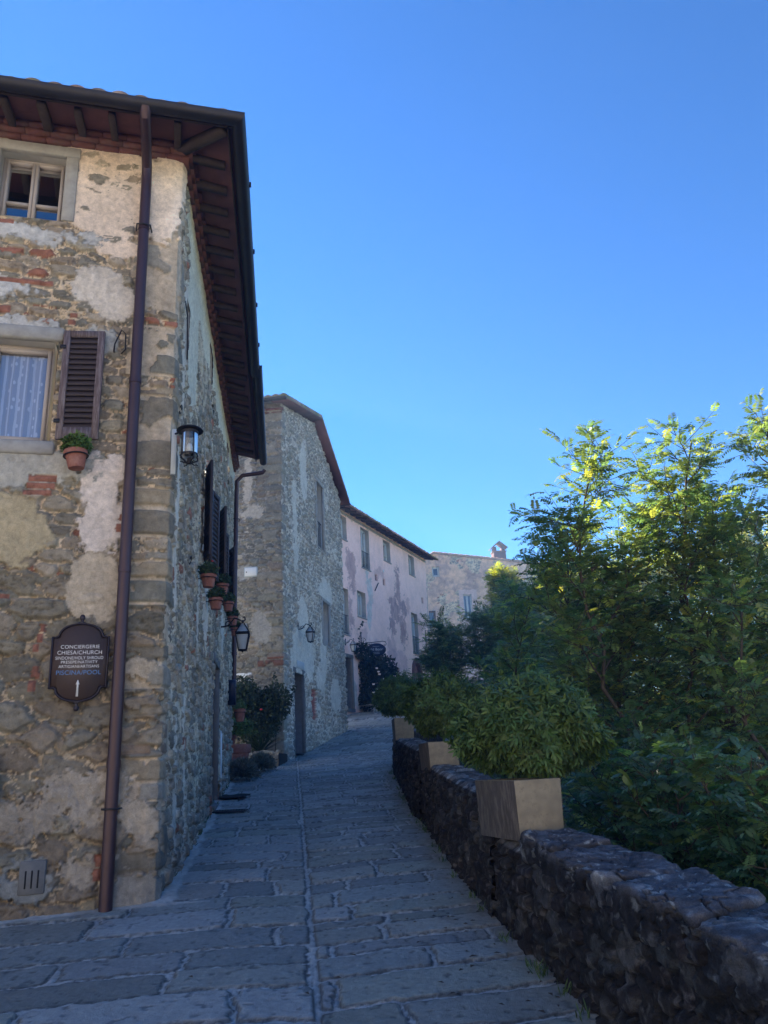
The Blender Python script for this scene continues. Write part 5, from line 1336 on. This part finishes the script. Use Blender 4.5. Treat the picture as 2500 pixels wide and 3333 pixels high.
for sgz in (1, -1):
    m = MB(mz); zb = sgz*SH/2; m.lathe([(0,-.0),(.026,0),(.026,.008),(.014,.014),(.013,.032),(.02,.036),(.0225,.05),(.02,.065),(.010,.075),(0,.077)], (0, .013, 0), 14)
    m.v = [tuple(mz @ Matrix.Translation((0, 0, zb-.004*sgz)) @ Matrix.Scale(sgz, 4, (0, 0, 1)) @ mz.inverted() @ Vector(v)) for v in m.v]
    m.build('finial', M['signedge'], Sg, smooth=True)
def text(s, size, Mw, mat, parent, name='lettering', sx=1.0, ext=.0008, sq=1.04, fit=None):
    cu = bpy.data.curves.new('t', 'FONT'); cu.body = s; cu.size = size; cu.align_x = 'CENTER'; cu.align_y = 'CENTER'; cu.extrude = ext; cu.space_character = sq; cu.offset = -.006*size
    ob = bpy.data.objects.new('t', cu); COL.objects.link(ob); bpy.context.view_layer.update()
    me = bpy.data.meshes.new_from_object(ob.evaluated_get(bpy.context.evaluated_depsgraph_get()))
    bpy.data.objects.remove(ob); bpy.data.curves.remove(cu)
    # text lies in its own xy plane; stand it up facing outwards (+y) and readable (local +x runs to the viewer's left)
    if fit:
        co = [v.co for v in me.vertices]; w0 = max(c.x for c in co)-min(c.x for c in co); h0 = max(c.y for c in co if True)-min(c.y for c in co); h0 = size*.73
        Mw = Mw @ Matrix.Diagonal((fit[0]/w0, 1, fit[1]/h0, 1))
    T_ = Mw @ Matrix(((-sx, 0, 0, 0), (0, 0, 1, 0), (0, 1, 0, 0), (0, 0, 0, 1)))
    V = [T_ @ v.co for v in me.vertices]; F = [tuple(p.vertices) for p in me.polygons]
    o = mkobj(name, [tuple(v) for v in V], F, mat, parent); bpy.data.meshes.remove(me)
    return o
for s_, wd_, ht_, z_, mt in (('CONCIERGERIE', .307, .031, .125, 'white'), ('CHIESA/CHURCH', .35, .034, .077, 'white'), ('SINDONE/HOLY SHROUD', .376, .027, .032, 'white'), ('PRESEPE/NATIVITY', .287, .025, -.002, 'white'),
                       ('ARTIGIANI/ARTISANS', .317, .025, -.038, 'white'), ('PISCINA/POOL', .35, .038, -.089, 'bluepaint')):
    text(s_, .05, mz @ Matrix.Translation((0, .0258, z_)), M[mt], Sg, fit=(wd_, ht_))
m = MB(mz); m.prism([(-.009,-.283),(.009,-.283),(.007,-.185),(.016,-.185),(0,-.145),(-.016,-.185),(-.007,-.185)], .0247, .0262); m.build('arrow', M['white'], Sg)

# ================================================================== FLOWER POTS
def potshape(r, h): return [(0,0),(r*.66,0),(r*.69,h*.03),(r*.88,h*.70),(r*.88,h*.72),(r*1.0,h*.73),(r*1.04,h*.78),(r*1.02,h*.98),(r*.98,h),(r*.9,h),(r*.88,h*.88),(0,h*.87)]
def small_leaves(root, c, r, seed, n, ln, wd, col, k=5, name='foliage', hang=.3):
    return whorl_bush(root, c, r, seed, n, ln=ln, wd=wd, col=col, k=k, name=name, bottom=-.35, stems=False, hang=hang)
def petals(root, pts, r, mat, name='flower', seed=1):
    g = np.random.default_rng(seed)
    for p in pts:
        m = MB()
        for j in range(9):
            a = j*2.4; t = .35+.65*(j/9); d = Vector((math.cos(a), math.sin(a), .5-.3*t)); q = Vector(p)+d*r*.55*t
            s = Vector((-math.sin(a), math.cos(a), 0))*r*.55; u = Vector((0, 0, 1))*r*.5+d*r*.2
            m.add([q-s*.6-u*.5, q+s*.6-u*.5, q+s+u*.2, q+s*.4+u*.8, q-s*.4+u*.8, q-s+u*.2], [(0,1,2,3,4,5)])
        m.build(name, M[mat], root)
def hung_pot(label, FM, x, z, y, r, h, seed, red=2, col=(.045,.075,.035), tilt=0, group='terracotta pots hung on the side wall', br=True):
    root = thing('flower_pot', label, 'flower pot', LOCAL(FM, x, y, z), rotz(FM), group=group); Mx = WM[root]
    if tilt: Mx = Mx @ Matrix.Rotation(R(tilt), 4, 'Y')
    m = MB(Mx); m.lathe(potshape(r, h), (0, 0, 0), 26); m.build('pot', M['terra'], root, smooth=True)
    m = MB(Mx); m.tube([(r*1.05*math.cos(a), r*1.05*math.sin(a), h*.70) for a in np.linspace(0, 2*math.pi, 19)[:-1]], .006, 6, closed=True); hp = m.build('hanger_ring', M['iron'], root, smooth=True)
    m = MB(Mx); m.tube([(0, -r*1.05, h*.7), (0, -y+.0, h*.72), (0, -y+.0, h*.3)], .006, 6); m.build('wall_hook', M['iron'], hp)
    c = np.array(WM[root] @ Vector((0, 0, h+.04)))
    small_leaves(root, c, (r*1.25, r*1.25, .12), seed, 150, .055, .022, col)
    g = np.random.default_rng(seed+5)
    petals(root, [tuple(c+np.array([g.uniform(-1, 1)*r, g.uniform(-1, 1)*r, .06+g.uniform(0, .07)])) for _ in range(red)], .022, 'petalr', 'flower')
    return root
for (lb, s_, z_, red, sd) in (
    ('lowest terracotta pot on the side wall, nearest the corner lamp, with red geraniums', 2.30, 2.14, 4, 11),
    ('terracotta pot of green leaves in the lower row, behind the nearest hung pot', 3.40, 2.09, 0, 12),
    ('terracotta pot with small red flowers at the front end of the upper row', 4.55, 2.55, 4, 13),
    ('terracotta pot second along the upper row, below the first shuttered windows', 5.85, 2.55, 1, 14),
    ('terracotta pot third along the upper row, above the four-sided lantern', 7.05, 2.53, 0, 15),
    ('terracotta pot last along the upper row, beside the rear downpipe', 7.9, 2.48, 0, 16)):
    hung_pot(lb, FS, -s_, z_, .165, .094, .155, sd, red)
# pot under the shutter of the front wall
hung_pot('plastic terracotta-coloured pot with a small light green plant, below the louvred front shutter', FF, .80, 2.66, .17, .10, .17, 17, 0, col=(.09,.16,.04), tilt=6, group='pots hung on house walls')

# ================================================================== BY THE DOOR OF THE NEAR HOUSE
m_ = thing('mail_box', 'navy arched mail box on the wall just past the near house door', 'mailbox', LOCAL(FS, -8.15, .0, 1.22), rotz(FS)); Mx = WM[m_]
m = MB(Mx); pr = [(-.13,0),(.13,0),(.13,.38)]+[(.13*math.cos(a), .38+.09*math.sin(a)) for a in np.linspace(.2, math.pi-.2, 7)]+[(-.13,.38)]; m.prism(pr, .03, .17); m.build('box', M['navy'], m_)
m = MB(Mx); m.box(-.09,.09,.1702,.176,.30,.33); m.build('slot', M['dark'], m_)
cv = thing('meter_cover', 'tall pale metal meter cover set at the foot of the wall past the door', 'utility cover', LOCAL(FS, -6.3, 0, -.28), rotz(FS)); Mx = WM[cv]
m = MB(Mx); m.box(-.17,.17,.0,.05,0,.95,.006); m.build('cover', M['box'], cv); m = MB(Mx); m.box(-.14,.14,.0502,.056,.04,.91,.003); m.build('door', M['white'], cv)
g0 = lambda x, y: float(prof(y))
mt = thing('doormat', 'crumpled black doormat on the paving before the near house door', 'doormat', (-2.58, 12.72, g0(0, 12.72)+.03), R(-8)); Mx = WM[mt]
U, V_ = np.meshgrid(np.linspace(-.23,.25,30), np.linspace(-.2,.2,26), indexing='ij')
Pz = .012+.03*fbm(U*9, V_*9, 5, 3); P = np.stack([U+.02*np.sin(V_*30), V_+.02*np.sin(U*22), Pz], -1).reshape(-1, 3); Mn = np.array(Mx); P = (P @ Mn[:3, :3].T+Mn[:3, 3]).reshape(30, 26, 3); P[..., 2] += prof(P[..., 1])-g0(0, 12.72)
gridobj('mat', P, M['rug'], mt)
gr = thing('drain_grate', 'cast iron drain grate in the paving, in front of the black doormat', 'drain', (-2.36, 11.3, g0(0, 11.3)+.012), R(-8)); Mx = WM[gr] @ Matrix.Rotation(R(5.4), 4, 'X')
m = MB(Mx)
m.box(-.25,.25,-.1,-.075,.012,.03); m.box(-.25,.25,.075,.1,.012,.03); m.box(-.25,-.225,-.075,.075,.012,.03); m.box(.225,.25,-.075,.075,.012,.03)
for k in range(11): m.box(-.2+.04*k-.008, -.2+.04*k+.008, -.075,.075,.012,.028)
m.build('grille', M['grate'], gr)

def floor_pot(name, label, x, y, z, r, h, fol=None, cat='potted plant', group=None):
    root = thing(name, label, cat, (x, y, z), group=group); m = MB(WM[root]); m.lathe(potshape(r, h), (0, 0, 0), 30); m.build('pot', M['terra'], root, smooth=True)
    if fol:
        sd, n, rr, hh, ln, wd, col, cz = fol
        small_leaves(root, np.array([x, y, z+h+cz]), (rr, rr, hh), sd, n, ln, wd, col, k=6)
    return root
floor_pot('potted_plant', 'large terracotta pot with a leafy light green shrub, behind the grey lavender', -3.25, 16.35, g0(0, 16.35), .275, .62, (21, 330, .38, .30, .07, .035, (.085,.14,.045), .26))
st = thing('stone_block', 'rough stone block carrying a small pot against the house end', 'stone block', (-3.52, 16.75, g0(0, 16.75))); m = MB(WM[st]); m.box(-.17,.17,-.15,.15,-.05,.50,.03); m.build('block', M['greystone'], st)
floor_pot('potted_plant', 'dusty terracotta pot with grey-green herbs, standing on the stone block', -3.49, 16.72, g0(0, 16.75)+.50, .15, .30, (22, 260, .24, .20, .055, .012, (.10,.12,.09), .14))
hung_pot('small terracotta pot of pale green succulent, hung below the navy mail box', FS, -8.75, .95, .22, .11, .24, 23, 0, col=(.10,.17,.075), group='pots hung on house walls')
lv = thing('lavender_shrub', 'low grey-blue lavender mound at the foot of the wall past the door', 'shrub', (-2.98, 15.35, g0(0, 15.35)))
gg = np.random.default_rng(31)
def spikes(root, c, r, n, ln, col, seed, name='foliage', w_=.012, up=.6):
    g = np.random.default_rng(seed); d = unit(g.normal(0, 1, (n, 3))*np.array([1, 1, .8])+np.array([0, 0, up])); d = d[d[:, 2] > -.1]; n = len(d)
    parts = []
    b = np.array(c)+d*np.array(r)*g.uniform(.2, .95, (n, 1)); tone = np.array(col)*g.uniform(.6, 1.4, (n, 1))
    for k in range(3):
        dd = unit(d+g.normal(0, .35, (n, 3))); parts.append(blades(b, dd, unit(np.cross(dd, g.normal(0, 1, (n, 3)))), ln*g.uniform(.5, 1.2, n), np.full(n, w_), tone))
    V, F, C = merge(parts); mkobj(name, V, F, M['leafbush'], root, C)
spikes(lv, (-2.98, 15.35, g0(0, 15.35)+.1), (.34, .3, .3), 2600, .11, (.16,.18,.185), 32)
lv2 = thing('lavender_shrub', 'smaller lavender mound beside the raised stone bed', 'shrub', (-2.85, 16.9, g0(0, 16.9)))
spikes(lv2, (-2.85, 16.9, g0(0, 16.9)+.1), (.30, .4, .28), 1800, .11, (.15,.17,.175), 33)
# raised bed with spiky plant and climbing rose against the second house
bd = thing('raised_bed', 'low raised bed edged in rough stone at the foot of the gabled house', 'flower bed', (-3.35, 18.6, g0(0, 18.)))
U, T_ = np.meshgrid(np.linspace(0, 1.45, 80), np.linspace(0, 1, 60), indexing='ij')
dist = T_*.9; hb, cb = rubble(U, dist, .26, .13, 611, STONE, depth=.05, gap=.12, ml=.1)
yy_ = np.where(T_ < .5, 18.05, 18.05+(T_-.5)*2*.3); zz_ = np.where(T_ < .5, .02+T_*2*.36, .38)
P = np.stack([-4.1+U, yy_-np.where(T_ < .5, hb, 0), zz_+np.where(T_ < .5, 0, hb)], -1); gridobj('kerb', P, M['masonry'], bd, cb*.8)
m = MB(); m.add([(-4.1,18.3,.36),(-2.65,18.3,.36),(-2.65,19.5,.36),(-4.1,19.5,.36)], [(0,1,2,3)]); m.add([(-2.65,18.05,.0),(-2.65,19.5,.0),(-2.65,19.5,.38),(-2.65,18.05,.38)], [(0,1,2,3)]); m.build('earth', M['soilpot'], bd)
sp = thing('spiky_plant', 'dark sword-leaved clump growing in the raised bed', 'plant', (-3.15, 18.6, .37))
g = np.random.default_rng(41); n = 150; d = unit(np.stack([g.normal(0, 1, n), g.normal(0, 1, n), g.uniform(.25, 1.6, n)], 1))
V, F, C = merge([blades(np.array([-3.15, 18.6, .38])+d*.03, d, unit(np.cross(d, np.cross([0, 0, 1.], d)+1e-4)*1.), g.uniform(.45, .7, n), np.full(n, .03), np.array((.03,.05,.028))*g.uniform(.6, 1.5, (n, 1)), droop=.25)])
mkobj('leaves', V, F, M['leafbush'], sp, C)
def rose(label, name, blobs, fl, seed, col, mat, shoots=(), n=900, ln=.075, loc=None, fr=.035):
    root = thing(name, label, 'climbing plant', loc); g = np.random.default_rng(seed); parts = []
    for (c, r, k) in blobs:
        d = unit(g.normal(0, 1, (k, 3))); p = np.array(c)+d*np.array(r)*(g.uniform(0, 1, (k, 1))**.4)
        dd = unit(d+g.normal(0, .7, (k, 3))-np.array([0, 0, .4])); nn = unit(g.normal(0, 1, (k, 3))+np.array([.4, -1., .6]))
        t = np.array(col)*g.uniform(.5, 1.6, (k, 1))
        parts.append(blades(p, dd, nn, ln*g.uniform(.6, 1.2, k), ln*.62*g.uniform(.7, 1.1, k), t))
    lines = []
    for P in shoots:
        P = np.array(P, float); q = np.linspace(0, len(P)-1, 16); Pc = np.stack([np.interp(q, range(len(P)), P[:, i]) for i in range(3)], 1)+g.normal(0, .015, (16, 3)); lines.append((Pc, np.linspace(.012, .003, 16)))
        k = 46; tt = g.uniform(.15, 1, k)*15; i = np.minimum(tt.astype(int), 14); p = Pc[i]+(Pc[i+1]-Pc[i])*(tt-i)[:, None]
        dd = unit(g.normal(0, 1, (k, 3))); parts.append(blades(p, dd, unit(g.normal(0, 1, (k, 3))), np.full(k, ln), np.full(k, ln*.55), np.array(col)*g.uniform(.5, 1.5, (k, 1))))
    V, F, C = merge(parts); mkobj('foliage', V, F, M['leafbush'], root, C)
    if lines: V, F = tubes(lines); mkobj('stem', V, F, M['bark'], root)
    petals(root, fl, fr, mat, seed=seed)
    return root
rose('dense climbing rose with one pink-red bloom, in the corner between the two stone houses', 'climbing_rose',
     [((-3.35,18.9,1.35),(.75,.35,.6),3600),((-2.85,19.0,1.6),(.38,.3,.45),1500),((-3.6,18.6,1.75),(.4,.3,.45),1300),((-3.75,18.9,1.75),(.28,.25,.3),700),((-3.3,18.9,.95),(.5,.28,.35),900)],
     [(-3.12,18.55,1.38)], 51, (.035,.055,.032), 'petalr', [[(-3.2,19.2,.4),(-3.3,19.2,1.6),(-3.5,19.25,2.15)],[(-2.9,19.2,.4),(-2.8,19.2,1.9),(-2.95,19.2,2.3)],[(-2.7,19.1,1.5),(-2.45,19.1,1.75),(-2.4,19.15,2.0)]], loc=(-3.2, 19.1, .37), fr=.05)
pn_ = thing('notice_panel', 'blank white panel above the climbing rose, on the gabled house', 'panel', LOCAL(G2f, .98, .01, 2.08), rotz(G2f)); m = MB(WM[pn_]); m.box(-.20,.20,.0,.025,0,.30,.004); m.build('panel', M['white'], pn_)
ub = thing('utility_box', 'flat grey-white utility cover high beside the rear downpipe', 'utility cover', LOCAL(G2f, .80, .01, 4.84), rotz(G2f)); Mx = WM[ub]
m = MB(Mx); m.box(-.18,.18,0,.045,0,.27,.008); m.build('frame', M['box'], ub); m = MB(Mx); m.box(-.155,.155,.0452,.055,.025,.245,.004); m.build('door', M['white'], ub); m = MB(Mx); m.lathe([(0,0),(.016,0),(.016,.004),(0,.004)], (0,0,0), 10)
m.v = [tuple(Mx @ Matrix.Translation((.11,.0555,.13)) @ Matrix.Rotation(-math.pi/2,4,'X') @ Mx.inverted() @ Vector(v)) for v in m.v]; m.build('lock', M['dark'], ub)
sc_ = thing('flood_light', 'small cream wall light tilted down, under the utility cover', 'light', LOCAL(G2f, .93, .0, 3.5), rotz(G2f)); Mx = WM[sc_] @ Matrix.Rotation(R(25), 4, 'X') @ Matrix.Rotation(R(20), 4, 'Y')
m = MB(Mx); m.box(-.05,.05,.04,.12,-.05,.09,.015); m.build('housing', M['reveal'], sc_); m = MB(WM[sc_]); m.tube([(0,0,0),(0,.07,.02)], .012, 6); m.build('arm', M['iron'], sc_)

# ================================================================== AT THE PINK HOUSE
hs_ = thing('hanging_sign', 'dark oval shop sign hanging from a scrolled bracket on the pink house', 'sign', LOCAL(GP, -1.45, 0, 4.7), rotz(GP))
# the sign hangs on a bar standing out from the wall, its face turned to the lane
Hm = WM[hs_] @ Matrix.Rotation(R(-62), 4, 'Z') @ Matrix.Scale(.85, 4)
m = MB(WM[hs_]); m.box(-.03,.03,0,.03,-.1,.95,.004); m.build('wall_bar', M['iron'], hs_)
m = MB(Hm); m.tube([(0,0,.55),(-.4,.0,.60),(-1.15,.0,.66),(-1.3,0,.62),(-1.33,0,.5),(-1.25,0,.42),(-1.2,0,.5)], .018, 7); m.build('bracket', M['iron'], hs_, smooth=True)
m = MB(Hm); m.tube([(-.1-.16*(1-t/11)*math.cos(t), 0, .72+.17*(1-t/11)*math.sin(t)) for t in np.linspace(0, 8.5, 24)], .014, 6); m.build('scroll', M['iron'], hs_, smooth=True)
m = MB(Hm); m.tube([(-.14-.15*(1-t/11)*math.cos(t), 0, .34+.15*(1-t/11)*math.sin(t)) for t in np.linspace(0, 8.5, 24)], .014, 6); m.build('scroll', M['iron'], hs_, smooth=True)
ov = [(-.78+.52*math.cos(a), .22+.34*math.sin(a)) for a in np.linspace(0, 2*math.pi, 37)[:-1]]
m = MB(Hm); m.prism(ov, -.02, .02); pl_ = m.build('board', M['navy'], hs_)
text('ald Borr', .2, Hm @ Matrix.Translation((-.78,.022,.24)), M['box'], pl_)
for z_ in (.40,.09,.02): m = MB(Hm); m.box(-.95,-.6,.0202,.023,z_-.008,z_+.008); m.build('line', M['box'], pl_)
for x_ in (-.55,-1.0): m = MB(Hm); m.tube([(x_,0,.5),(x_,0,.63)], .008, 5); m.build('hanger', M['iron'], hs_)
sb = thing('iron_bracket', 'empty scrolled iron bracket near the far end of the pink house', 'bracket', LOCAL(GP, -9.75, 0, 6.0), rotz(GP)); Hm = WM[sb] @ Matrix.Rotation(R(-62), 4, 'Z')
m = MB(WM[sb]); m.box(-.02,.02,0,.03,0,.9); m.build('wall_bar', M['iron'], sb)
m = MB(Hm); m.tube([(0,0,.85),(-.8,0,.85),(-.5,0,.5),(0,0,.1)], .014, 6); m.build('arm', M['iron'], sb)
m = MB(Hm); m.tube([(-.25-.17*(1-t/11)*math.cos(t), 0, .62+.17*(1-t/11)*math.sin(t)) for t in np.linspace(0, 8.5, 22)], .012, 6); m.build('scroll', M['iron'], sb)
def lp(s, z, o=.2): q = pk+pd*s+pn*o; return (q[0], q[1], z)
rose('climbing rose with white blooms against the pink house, under the oval sign', 'climbing_rose',
     [(lp(1.5,4.15,.3),(.8,.4,.55),1500),(lp(2.4,4.2,.3),(.9,.45,.6),1700),(lp(1.5,3.2,.3),(.55,.4,.8),1500),(lp(3.2,3.9,.3),(.5,.35,.5),700),(lp(1.2,2.7,.3),(.4,.3,.4),500),(lp(.9,4.8,.3),(.35,.3,.35),400)],
     [lp(1.25,4.0,.8),lp(1.32,3.85,.85),lp(1.4,3.75,.85),lp(2.3,3.95,.8),lp(.95,3.3,.75),lp(1.15,3.1,.8),lp(1.6,3.2,.8),lp(.9,2.95,.75),lp(2.0,3.6,.8)], 61, (.024,.036,.026), 'petalw',
     [[lp(1.2,2.3),lp(1.3,3.6),lp(.9,4.9),lp(1.0,5.9),lp(1.5,6.15)],[lp(2.6,2.4),lp(2.9,4.),lp(3.1,4.9)],[lp(2.9,2.4),lp(3.7,4.2),lp(4.1,4.7)],[lp(3.3,3.4),lp(4.2,4.0),lp(5.,4.3)]], loc=lp(1.4,2.3), ln=.13, fr=.085)
stp = thing('stone_step', 'low mortared stone step at the foot of the pink house rose', 'step', lp(1.5, 2.2, .5))
U, T_ = np.meshgrid(np.linspace(0, 2.1, 70), np.linspace(0, 1, 36), indexing='ij'); hb, cb = rubble(U, T_*.8, .4, .22, 621, STONE, mort=(.3,.3,.27), depth=.04, gap=.1, ml=.3)
o_ = np.where(T_ < .45, .85, .85-(T_-.45)*1.1)+np.where(T_ < .45, hb, 0); z_ = np.where(T_ < .45, 2.0+T_/.45*.42, 2.42)+np.where(T_ < .45, 0, hb)
P = np.stack([pk[0]+pd[0]*(.55+U)+pn[0]*o_, pk[1]+pd[1]*(.55+U)+pn[1]*o_, z_], -1); gridobj('masonry', P, M['masonry'], stp, cb)
gt = thing('wooden_gate', 'brown boarded gate with a dark post, between the step and the planters', 'gate', (-.55, 35.1, 2.3))
for k in range(6): m = MB(); x_ = -.42+.17*k; m.box(x_, x_+.155, 35.05, 35.09, 2.3, 3.55+.03*(k % 2)); m.build('board', M['fence'], gt)
m = MB(); m.box(-.60,-.47,34.98,35.1,2.3,3.8,.01); m.build('post', M['door'], gt)
for z_ in (2.6,3.3): m = MB(); m.box(-.46,.62,35.095,35.13,z_,z_+.09); m.build('rail', M['fence'], gt)
# ================================================================== TREES
GR = 'young locust trees below the parapet'
T = dict(leaf=.30, group=GR, t0=.34, dens=.72)
locust('slim locust tree with the left peak of the grove, sunlit at its tip', (2.9, 9.2, -3.2), (2.53, 8.6, 3.32), 1.1, 701, nb=22, trunk=.045, **T)
locust('tallest locust tree in the middle, its crown tip glowing yellow-green', (4.1, 9.4, -3.3), (3.87, 8.9, 3.62), 1.15, 702, nb=21, trunk=.055, **T)
locust('locust tree with dark sapling stems at the right edge of the photo', (4.6, 8.0, -3.2), (4.63, 8.5, 3.62), 1.0, 703, nb=17, trunk=.045, **T)
locust('locust tree filling the gap between the two tallest peaks', (3.5, 9.8, -3.2), (3.35, 9.4, 3.0), 1.1, 704, nb=20, trunk=.045, **T)
locust('low spreading locust whose left boughs reach out before the far house', (3.1, 11.3, -3.3), (2.72, 11.0, 3.2), 1.15, 705, nb=22, trunk=.045, **T)
locust('leaning locust tree behind the right edge peak', (6.1, 9.6, -3.4), (6.1, 9.8, 4.4), 1.3, 706, nb=15, trunk=.055, **T)
locust('locust tree in the shade behind the middle peak', (5.3, 11.2, -3.4), (5.1, 11.1, 3.5), 1.3, 707, nb=13, trunk=.055, **T)
locust('short locust tree behind the widest planter bush', (3.1, 9.4, -3.1), (2.87, 9.6, 1.75), 1.1, 708, nb=18, trunk=.04, **T)
locust('bare-stemmed locust tree low on the slope at the right', (3.7, 7.3, -3.2), (3.5, 7.6, 1.4), .8, 709, nb=9, trunk=.045, **T)
locust('thin locust tree left of the grove, crossing the far house chimney side', (2.7, 12.6, -3.0), (2.36, 12.3, 2.5), 1.1, 710, nb=20, trunk=.04, **T)
locust('thin dark locust stem between the right edge tree and the middle one', (4.4, 9.0, -3.2), (4.3, 9.2, 2.3), .8, 711, nb=9, trunk=.045, **T)
locust('full-crowned locust tree just below the left peak', (3.2, 9.0, -3.2), (2.95, 9.0, 2.3), 1.1, 712, nb=20, trunk=.04, **T)
locust('full-crowned locust tree just below the middle peak', (4.3, 9.8, -3.2), (4.2, 9.6, 2.9), 1.2, 713, nb=20, trunk=.045, **T)
G2_ = 'sunlit trees behind the grove'
SP = dict(pts=4, pairs=5, group=G2_, col=(.16,.22,.04), young=.35)  # leaf colour brightened and yellowed to stand in for sunlight
for lb, b, t, sp_, sd in (
    ('far sunlit tree seen through the left part of the grove', (8.6, 34, 0), (8.6, 34, 6.6), 4.2, 721),
    ('far sunlit tree seen between the middle stems', (12.4, 36, -1), (12.4, 36, 7.8), 4.4, 722),
    ('far sunlit tree seen through the right part of the grove', (17, 38, -1), (17, 38, 9.2), 4.6, 723),
    ('far sunlit tree seen at the very right edge behind the stems', (21.3, 39, -1), (21.3, 39, 9.7), 4.6, 725),
    ('low far sunlit tree behind the widest planter bush', (7.0, 29, -1.5), (7.0, 29, 2.6), 3.2, 726),
    ('low far sunlit tree near the right edge cap stones', (12.3, 29, -2), (12.3, 29, 3.2), 3.6, 727)):
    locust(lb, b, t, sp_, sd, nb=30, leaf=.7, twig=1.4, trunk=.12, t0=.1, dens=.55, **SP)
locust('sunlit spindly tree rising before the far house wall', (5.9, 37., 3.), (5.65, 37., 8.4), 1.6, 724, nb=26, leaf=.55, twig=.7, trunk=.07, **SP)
G3 = 'shaded trees along the lane bend'
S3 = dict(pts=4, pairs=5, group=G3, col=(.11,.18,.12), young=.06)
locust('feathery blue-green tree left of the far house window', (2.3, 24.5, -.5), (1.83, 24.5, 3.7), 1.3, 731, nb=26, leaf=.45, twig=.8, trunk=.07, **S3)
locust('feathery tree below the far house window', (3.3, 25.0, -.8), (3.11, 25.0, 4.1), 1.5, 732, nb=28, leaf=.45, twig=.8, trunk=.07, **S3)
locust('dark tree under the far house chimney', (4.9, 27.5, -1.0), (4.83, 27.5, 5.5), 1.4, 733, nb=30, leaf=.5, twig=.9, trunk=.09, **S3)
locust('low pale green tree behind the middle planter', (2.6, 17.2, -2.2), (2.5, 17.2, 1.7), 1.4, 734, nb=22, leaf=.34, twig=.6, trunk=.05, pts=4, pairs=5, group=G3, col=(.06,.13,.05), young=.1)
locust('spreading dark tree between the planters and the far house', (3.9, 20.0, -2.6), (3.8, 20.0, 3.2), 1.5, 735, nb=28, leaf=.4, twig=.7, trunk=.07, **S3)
# suckers and saplings right behind the parapet
G4 = 'locust saplings just over the wall'
S4 = dict(cat='sapling', name='locust_sapling', group=G4, pairs=7, col=(.09,.165,.09), young=.05, droop=.35)
locust('broad-leaved locust sapling leaning toward the right edge cap stones', (2.3, 5.0, -2.5), (1.95, 5.1, -.36), .85, 741, nb=14, leaf=.27, trunk=.02, t0=.3, twig=.35, **S4)
locust('broad-leaved locust sapling beyond the middle cap stone', (2.1, 5.9, -2.5), (1.85, 5.75, -.22), .8, 742, nb=14, leaf=.27, trunk=.02, t0=.3, twig=.35, **S4)
locust('locust sapling just right of the widest planter bush', (1.9, 6.9, -2.4), (1.75, 6.7, -.2), .75, 743, nb=14, leaf=.25, trunk=.02, t0=.3, twig=.35, **S4)
locust('locust sapling at the lower right corner of the grove', (2.5, 4.6, -2.6), (2.2, 4.7, -.55), .8, 744, nb=13, leaf=.27, trunk=.02, t0=.3, twig=.35, **S4)
locust('locust sapling deep in the shade between the trunks', (2.7, 6.8, -2.8), (2.4, 6.9, -.1), .95, 745, nb=15, leaf=.26, trunk=.02, t0=.2, twig=.4, **S4)
locust('locust sapling in the hollow behind the near planter box', (1.9, 5.7, -2.5), (1.6, 5.8, -.75), .6, 746, nb=12, leaf=.24, trunk=.02, t0=.3, twig=.3, **S4)
locust('locust sapling behind the other saplings, near the stems', (2.6, 8.0, -2.8), (2.45, 7.9, .2), .95, 747, nb=15, leaf=.26, trunk=.025, t0=.2, twig=.4, **S4)
jn = thing('juniper_shrub', 'soft olive-brown feathery shrub at the right edge above the cap stones', 'shrub', (2.65, 5.9, -2.6))
for i, (c, r, n) in enumerate([((2.6, 5.9, -.55), (.42, .35, .4), 3600)]): spikes(jn, c, r, n, .10, (.085,.082,.045), 751, w_=.009)
V, F = tubes([(np.array([(2.65,5.9,-2.6),(2.62,5.9,-1.6),(2.6,5.9,-.5)]), [.03,.02,.008])]); mkobj('stem', V, F, M['bark'], jn)
# ground cover on the slope
g = np.random.default_rng(77); n = 9000
x = g.uniform(.6, 12, n); y = g.uniform(1.5, 30, n); x = wallx(y)+.5+g.uniform(0, 1, n)**1.3*9
dr = np.maximum(x-wallx(y)-.35, 0); z = prof(y)-.12-sst(dr, 0, .5)*1.3-np.minimum(dr*.22, 4.5)
B = np.stack([x, y, z-.05], 1); d = unit(np.stack([g.normal(0, .6, n), g.normal(0, .6, n), g.uniform(.4, 1.2, n)], 1))
V, F, C = merge([pinnate(B, d, g.uniform(.3, .7, n), g, pairs=5, pts=4, col=(.03,.06,.024), droop=.5)])
o = mkobj('undergrowth', V, F, M['leaf'], None, C); o['kind'] = 'stuff'

g = np.random.default_rng(88); B = []; D = []
for i in range(70):
    if i % 2: y = g.uniform(6.8, 15.5); x = -2.0-.1423*(y-6.745)+.05
    else: y = 3.6+g.random()**1.5*12; x = float(wallx(y))-.13
    for j in range(9): B.append((x+g.normal(0, .02), y+g.normal(0, .03), float(prof(y))+.02)); D.append((g.normal(0, .5), g.normal(0, .5), 1.))
n = len(B); V, F, C = merge([blades(np.array(B), np.array(D), g.normal(0, 1, (n, 3)), g.uniform(.03, .09, n), np.full(n, .008), np.array((.06,.10,.035))*g.uniform(.6, 1.4, (n, 1)))])
mkobj('weeds', V, F, M['leafbush'], None, C)['kind'] = 'stuff'
